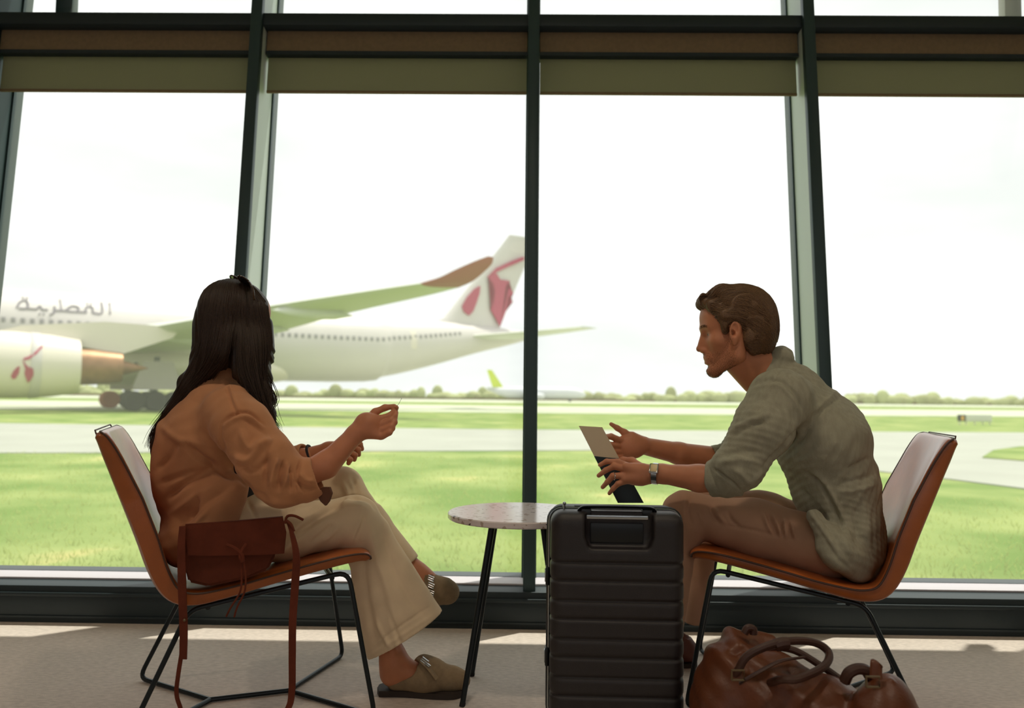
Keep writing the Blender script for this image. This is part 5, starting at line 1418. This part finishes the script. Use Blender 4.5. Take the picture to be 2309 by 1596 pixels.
def dsp(P, N): return 1.6 * relief(P, N, CRM2) + wav(P, (.8, .1, .4), .06, .0012, 1.3, 3.0)
link_mesh('trousers', to_mesh('trousers', V_.mesh(1, dsp)), M['chino'], ma, True, True)

MO = w(1655, 752, 2.36)
(hv, hf), TM, RM = head_field(MO, math.radians(172), math.radians(2), 1.0, True)
V_ = Vol((.45, 2.0, .18), (1.15, 2.75, 1.02), .006)
V_.cap(w(1905, 1220, 2.37), w(1840, 1000, 2.37), .085, .10, k=.03, sy=1.35, sax=LM); V_.cap(w(1840, 1000, 2.37), w(1780, 895, 2.37), .095, .055, k=.03, sy=1.35, sax=LM)
V_.cap(w(1755, 875, 2.37), w(1682, 800, 2.36), .058, .056, k=.03)
V_.cap(w(1700, 862, 2.365), w(1660, 810, 2.36), .034, .040, k=.03)
V_.cap(w(1760, 905, 2.20), w(1664, 1050, 2.17), .056, .040, k=.03); V_.cap(w(1768, 895, 2.54), w(1720, 950, 2.595), .045, .040, k=.02); V_.cap(w(1720, 950, 2.595), w(1645, 1035, 2.58), .040, .036, k=.01)
for a, b, r0, r1 in (((1880, 1228, 2.27), (1545, 1160, 2.37), .075, .05), ((1545, 1160, 2.37), (1498, 1450, 2.34), .045, .034), ((1890, 1215, 2.48), (1590, 1140, 2.60), .07, .05), ((1590, 1140, 2.60), (1567, 1440, 2.60), .042, .021)):
    V_.cap(w(*a), w(*b), r0, r1, k=.02)
core = V_.mesh(1)
V_ = Vol((.16, 2.16, .42), (.68, 2.38, .70), .0019)
V_.cap(w(1640, 1080, 2.20), w(1575, 1078, 2.235), .040, .0365, k=.01); V_.cap(w(1575, 1078, 2.235), w(1492, 1068, 2.275), .037, .0265, k=.012)
V_.cap(w(1492, 1068, 2.275), w(1468, 1068, 2.285), .0265, .026, k=.012)
V_.ell(w(1440, 1070, 2.29), (.045, .022, .030), (0, 4, 0), k=.016)
V_.cap(w(1445, 1060, 2.285), w(1412, 1052, 2.285), .019, .0115, k=.012); V_.cap(w(1445, 1078, 2.285), w(1408, 1080, 2.285), .019, .0115, k=.012)
finger(V_, [w(1414, 1050, 2.295), w(1392, 1041, 2.300), w(1368, 1040, 2.305), w(1353, 1048, 2.310)], .0100, .0062)
finger(V_, [w(1410, 1058, 2.290), w(1385, 1051, 2.290), w(1366, 1060, 2.296), w(1350, 1072, 2.304)], .0105, .0064)
finger(V_, [w(1407, 1072, 2.288), w(1382, 1073, 2.284), w(1370, 1086, 2.290), w(1359, 1098, 2.300)], .0102, .0063)
finger(V_, [w(1412, 1084, 2.288), w(1394, 1090, 2.284), w(1383, 1101, 2.288), w(1374, 1112, 2.296)], .0092, .0057)
finger(V_, [w(1450, 1056, 2.31), w(1425, 1040, 2.345), w(1405, 1038, 2.362), w(1388, 1044, 2.366)], .0125, .0085, k=.008)
a1 = V_.mesh(1)
V_ = Vol((.22, 2.36, .50), (.80, 2.66, .84), .0021)
V_.cap(w(1620, 1036, 2.575), w(1530, 1022, 2.53), .040, .034, k=.01); V_.cap(w(1530, 1022, 2.53), w(1455, 1006, 2.49), .034, .0270, k=.012)
V_.ell(w(1418, 1008, 2.465), (.052, .024, .036), (0, 8, 0), k=.018)
V_.cap(w(1445, 1000, 2.48), w(1425, 985, 2.475), .024, .017, k=.014)
finger(V_, [w(1428, 990, 2.475), w(1408, 975, 2.472), w(1392, 965, 2.470), w(1378, 956, 2.468)], .0125, .0062, k=.006)
finger(V_, [w(1400, 994, 2.455), w(1378, 984, 2.430), w(1364, 985, 2.405), w(1350, 990, 2.390)], .0108, .0070)
finger(V_, [w(1396, 1006, 2.452), w(1372, 1002, 2.422), w(1356, 1004, 2.400), w(1344, 1010, 2.388)], .0108, .0070)
finger(V_, [w(1396, 1018, 2.452), w(1374, 1018, 2.424), w(1362, 1022, 2.402), w(1352, 1028, 2.390)], .0104, .0068)
finger(V_, [w(1400, 1030, 2.454), w(1382, 1032, 2.430), w(1372, 1036, 2.412), w(1364, 1042, 2.400)], .0094, .0062)
a2 = V_.mesh(1)
body = link_mesh('body', to_mesh('body', join(core, (hv, hf), a1, a2)), M['skin'], ma, True, True)

# watch and ring
wc = w(1478, 1068, 2.28); wd = w(1500, 1070, 2.27) - w(1455, 1066, 2.29); wd /= np.linalg.norm(wd)
wt = empty('wristwatch', tuple(wc), 0, ma); wt.matrix_parent_inverse = Matrix.Translation(ma.location).inverted()
mb = MB(); pts = ringpts(wc, wd, .0292, 28)
for i in range(28): 
    a, b = Vector(pts[i]), Vector(pts[i + 1]); mb.tube([a + (b - a) * .06, a + (b - a) * .94], .002, 8, flat=(.0046, .016))
mb.bm.free(); mb = MB(); rings = []
dvec = Vector(wd); 
for i in range(28):
    a = Vector(pts[i]); rd = (a - Vector(wc)).normalized(); k2 = .0004 if i % 2 else 0
    rings.append([a + dvec * .0075 + rd * (.0016 - k2), a - dvec * .0075 + rd * (.0016 - k2), a - dvec * .0075 - rd * .001, a + dvec * .0075 - rd * .001])
rings.append(rings[0]); mb.loft(rings, cap=False); mb.build('watch_strap', M['silver'], wt, ws=True)
fdir = Vector((-.28, -.80, .52)).normalized(); fdir = (fdir - dvec * fdir.dot(dvec)).normalized(); sdir = dvec.cross(fdir)
fc = Vector(wc) + fdir * .0325
FM = Matrix((dvec, sdir, fdir)).transposed()
mb = MB(); mb.box(tuple(fc), (.026, .030, .008), FM, bevel=.003); cs = mb.build('watch_case', M['silver'], wt, ws=True)
mb = MB(); mb.box(tuple(fc + fdir * .0043), (.018, .022, .0012), FM, bevel=.0004); mb.build('watch_dial', M['dial'], cs, ws=True)
mb = MB(); mb.tube(ringpts(w(1385, 1073, 2.285), w(1407, 1072, 2.288) - w(1382, 1073, 2.284), .0106, 16), .0014, 6, cap=False); mb.build('ring', M['silver'], ma, ws=True)

# man's hair
V_ = Vol((-.16, -.12, -.12), (.15, .12, .19), .0026)
V_.ell((-.018, 0, .066), (.100, .084, .078), k=.01)
V_.ell((-.055, 0, .010), (.072, .082, .082), k=.03)
for s in (1, -1):
    V_.cap((.080, .018 * s, .097), (.035, .030 * s, .118), .017, .026, k=.02)
    V_.cap((.090, .010 * s, .086), (.094, .030 * s, .094), .012, .010, k=.012)
    V_.cap((.066, .050 * s, .080), (.045, .066 * s, .050), .016, .012, k=.02)
    V_.cap((.036, .067 * s, .045), (.033, .070 * s, -.006), .014, .006, k=.014)
    V_.cap((.030, .068 * s, .050), (-.020, .070 * s, .045), .016, .016, k=.015)
    V_.cap((-.030, .066 * s, -.020), (-.045, .060 * s, -.060), .018, .010, k=.02)
    V_.ell((.008, .084 * s, -.004), (.0185, .020, .027), (0, -10, 0), k=.004, mode='sub')
    V_.ell((.035, .080 * s, -.045), (.045, .05, .040), k=.01, mode='sub')
V_.ell((-.060, 0, -.035), (.050, .060, .036), k=.02)
V_.ell((.092, 0, .014), (.040, .075, .062), k=.010, mode='sub')
V_.cap((.078, -.035, .092), (.078, .035, .092), .016, .016, k=.012)
def dsp(P, N):
    th = np.arctan2(P[:, 2] - .03, P[:, 0] + .02); return .0022 * np.sin(P[:, 1] * 260 + 2.2 * np.sin(th * 3 + P[:, 1] * 40)) * (P[:, 2] > -.03) + .0014 * np.sin(P[:, 1] * 520 + th * 5)
HF = V_; HD = V_.D.copy(); HC = np.array((-.020, 0, .035))
V, F = V_.mesh(2, dsp); hv2 = (TM(V), F)
def on_hair(P, lift=.0012):
    """pull strand points onto the surface of the hair mass"""
    d = P - HC; L = np.linalg.norm(d, axis=1); d = d / L[:, None]; best = np.zeros(len(P))
    for t in np.linspace(.05, .165, 70):
        q = np.round((HC + d * t - HF.lo) / HF.h).astype(int); q = np.clip(q, 0, np.array(HD.shape) - 1)
        best = np.where(HD[q[:, 0], q[:, 1], q[:, 2]] < 0, t, best)
    ok = best > 0
    bs = best.copy(); bs[1:-1] = (best[:-2] + best[1:-1] * 2 + best[2:]) / 4
    return HC + d * (bs + lift)[:, None], ok
rs = np.random.RandomState(9); paths = []
for k in range(1900):
    ph = rs.uniform(-1.02, 1.02); s0 = math.radians(rs.uniform(28, 95)) if rs.rand() < .6 else math.radians(rs.uniform(60, 150))
    ln = math.radians(rs.uniform(50, 105)); s1 = min(s0 + ln, math.radians(205 if abs(ph) < 1 else 190)); n = 12
    th = np.linspace(s0, s1, n); lift = 1.0 + .02 * rs.rand() + .03 * np.exp(-((th - math.radians(40)) / .35) ** 2)
    ph_ = ph + .16 * np.sin(np.linspace(0, 2.4, n)) * rs.normal(0, .5) + .10 * np.sign(ph) * np.linspace(0, 1, n) * 0
    y = .0865 * np.sin(ph_); c = np.maximum(np.cos(ph_), 1e-3) ** .8
    x = -.018 + .1025 * c * np.cos(th) * lift; z = .050 + .100 * c * np.sin(th) * lift
    z = np.where(th > math.pi * .95, z - .035 * (th - math.pi * .95), z)
    if abs(ph) > 1.0: x = x + .0; z = z - .02 * np.linspace(0, 1, n)
    P, ok = on_hair(np.stack([x, y, z], 1), .0006 + .0022 * rs.rand())
    bad = (P[:, 0] > .058) & (P[:, 2] < .070) | ~ok
    if bad.any():
        m_ = np.argmax(bad); P = P[:m_]
    if len(P) < 5: continue
    paths.append(TM(P))
for k in range(1900):
    sg = 1 if rs.rand() < .5 else -1; t = np.linspace(0, 1, 10); z0 = rs.uniform(-.055, .112); x0 = rs.uniform(-.07, .088)
    if z0 < .03 and x0 > -.015: x0 = rs.uniform(-.075, -.02)
    ln = rs.uniform(.05, .08); dr = (.020 + .35 * max(0, .045 - x0) * (1 if x0 < .02 else .4)) * rs.uniform(.85, 1.15)
    x = x0 - ln * t; z = z0 - dr * t ** 1.5 + .006 * np.sin(t * 3 + rs.rand() * 6); y = sg * (.07 - .25 * np.maximum(0, -.06 - x))
    P, ok = on_hair(np.stack([x, y + 0 * t, z], 1), .0005 + .002 * rs.rand())
    if not ok.all(): P = P[:max(1, int(np.argmax(~ok)))]
    if len(P) >= 5: paths.append(TM(P))
for k in range(260):
    sg = 1 if rs.rand() < .5 else -1; t = np.linspace(0, 1, 7); x0 = rs.uniform(.022, .048); z0 = rs.uniform(.0, .06)
    P, ok = on_hair(np.stack([x0 - .006 * t, sg * .07 + 0 * t, z0 - .028 * t], 1), .0006 + .001 * rs.rand())
    if ok.all(): paths.append(TM(P))
for k in range(60):
    y0 = rs.uniform(-.045, .045); P = [(.070, y0, .106), (.088, y0 + rs.normal(0, .004), .112 + rs.rand() * .008), (.101, y0 + rs.normal(0, .006), .098 + rs.rand() * .01), (.100, y0 + rs.normal(0, .008), .086)]
    paths.append(TM(np.array(spline(P, 4))))
link_mesh('hair', to_mesh('hair', join(hv2, strands(paths, .0015, .3))), M['hair_m'], ma, True, True)
# short beard: stubble along the jaw
sv, sf = hv, hf
M['stubble'] = mat('stubble', (112, 80, 56), 0.9)
rs = np.random.RandomState(2); paths = []
L_ = (sv - MO) @ RM; Nn = vnormals(sv, sf)
rn = rs.rand(len(L_))
zl = -.046 - .012 * np.clip((L_[:, 0] - .03) / .04, 0, 1)
pr = np.clip((zl - L_[:, 2]) / .022, 0, 1) * np.clip((L_[:, 0] + .008) / .03, 0, 1)
pr = np.where((L_[:, 0] > .070) & (np.abs(L_[:, 1]) < .024) & (L_[:, 2] > -.094), 0, pr)
sb_ = (L_[:, 0] < .038) & (L_[:, 0] > .014) & (L_[:, 2] < .005) & (L_[:, 2] > -.06) & (np.abs(L_[:, 1]) > .045)
pr = np.maximum(pr, sb_ * .55 * np.exp(-((L_[:, 0] - .026) / .010) ** 2))
mo = (L_[:, 0] > .074) & (L_[:, 2] < -.055) & (L_[:, 2] > -.067)
pr = np.maximum(pr, mo * .8)
ids = np.where(rn < pr)[0]
for i in rs.choice(ids, min(5200, len(ids)), replace=False):
    p = sv[i] + rs.normal(0, .0009, 3); p = p - Nn[i] * ((p - sv[i]) @ Nn[i])
    d = Nn[i] * .0009 + np.array((0, 0, -.0015)) + rs.normal(0, .0004, 3); paths.append(np.array([p - d * .3, p + d * .4, p + d]))
eb = []
bm_ = (L_[:, 0] > .055) & (np.abs(L_[:, 1]) > .011) & (np.abs(L_[:, 1]) < .046)
zc_ = .019 + .003 * np.sin((np.abs(L_[:, 1]) - .011) / .035 * 3); bm_ &= np.abs(L_[:, 2] - zc_) < .0035
for i in np.where(bm_)[0]:
    if rs.rand() > .8: continue
    sg = np.sign(L_[i, 1]); d = RM @ np.array((-.0015, sg * .006, .0012)) + Nn[i] * .001; eb.append(np.array([sv[i] - d * .2, sv[i] + d * .5 + Nn[i] * .0006, sv[i] + d]))
link_mesh('beard', to_mesh('beard', strands(paths, .00034, .5, 3)), M['stubble'], ma, True, True)
link_mesh('eyebrows', to_mesh('eyebrows', strands(eb, .0007, .5, 3)), M['stubble'], ma, True, True)
M['eye'] = mat('eye_white', (225, 222, 216), 0.2); M['iris'] = mat('iris_brown', (70, 46, 30), 0.2)
def eyes(T, par):
    for s in (1, -1):
        mb = MB(); mb.ball(tuple(T(np.array((.0685, .031 * s, -.0032)))), .0108, u=16, v=12); e = mb.build('eye', M['eye'], par, ws=True)
        mb = MB(); mb.ball(tuple(T(np.array((.0758, .0315 * s, -.0032)))), .0046, u=12, v=8); mb.build('iris', M['iris'], e, ws=True)
eyes(TM, ma); eyes(TW, wo)

# shoes
def shoe(heel, toe, Y0, Y1, name='shoe'):
    a = np.array(heel); b = np.array(toe); d = b - a; L = np.linalg.norm(d); d /= L; s = np.cross((0, 0, 1), d)
    V_ = Vol(np.minimum(a, b) - .07, np.maximum(a, b) + np.array((.07, .07, .13)), .003)
    P = lambda f, z, y=0: a + d * f * L + np.array((0, 0, z)) + s * y
    V_.cap(P(.12, .045), P(.30, .05), .036, .036, k=.02); V_.cap(P(.30, .05), P(.62, .036), .038, .042, k=.02); V_.cap(P(.62, .036), P(.88, .026), .042, .030, k=.03)
    V_.cap(P(.18, .06), P(.22, .095), .036, .036, k=.02)
    V_.cap(P(.18, .10), P(.20, .15), .030, .030, k=.004, mode='sub')
    V_.cut((0, 0, a[2] + .006), (0, 0, -1), np.minimum(a, b) - .1, np.maximum(a, b) + .1)
    o = link_mesh(name, to_mesh(name, V_.mesh(1)), M['shoe'], ma, True, True)
    mb = MB(); out = []
    for f, y in ((-.01, 0), (.03, .026), (.2, .034), (.4, .034), (.66, .044), (.88, .034), (.99, 0), (.88, -.034), (.66, -.042), (.4, -.030), (.2, -.032), (.03, -.026)): out.append(P(f, 0, y))
    out = spline(out, 3); mb.loft([[(p[0], p[1], .001) for p in out], [(p[0], p[1], .012) for p in out]]); mb.build('shoe_sole', M['sole'], o, ws=True)
shoe((.600, 2.60, 0), (.340, 2.62, 0), 0, 0)
shoe((.470, 2.335, 0), (.215, 2.40, 0), 0, 0)

# ---- the travel wallet he holds
M['paper'] = mat('beige_card', (206, 190, 164), 0.7, spec=0.2); M['navy'] = mat('dark_navy_card', (22, 40, 50), 0.5)
cd = empty('travel_wallet', tuple(w(1380, 1048, 2.345)), 0)
tag(cd, 'beige and dark navy card wallet held in the seated man\'s hands', 'wallet')
TL, TR, BR, BL = [w(1306, 960, 2.345), w(1358, 963, 2.375), w(1451, 1133, 2.375), w(1394, 1133, 2.345)]
def cp(u, v): return (TL * (1 - u) + TR * u) * (1 - v) + (BL * (1 - u) + BR * u) * v
nrm = np.cross(TR - TL, BL - TL); nrm /= np.linalg.norm(nrm)
def sheet(name, u0, u1, v0, v1, off, th, m, curve=0.0):
    mb = MB(); A = []; n = 8
    A = [cp(u0 + (u1 - u0) * k / n, v0 + curve * math.sin(math.pi * .5 * k / n)) for k in range(n + 1)] + [cp(u1, v1), cp(u0, v1)]
    mb.prism([tuple(p + nrm * off) for p in A], tuple(nrm * th)); mb.build(name, m, cd, ws=True, smooth=False)
sheet('cover', 0, 1, 0, 1, 0, .0022, M['paper'])
sheet('dark_band', -.004, 1.004, .395, 1.004, -.0004, .0030, M['navy'], .018)
sheet('inner_sheet', .03, .99, .004, .99, .0030, .0012, M['paper'])
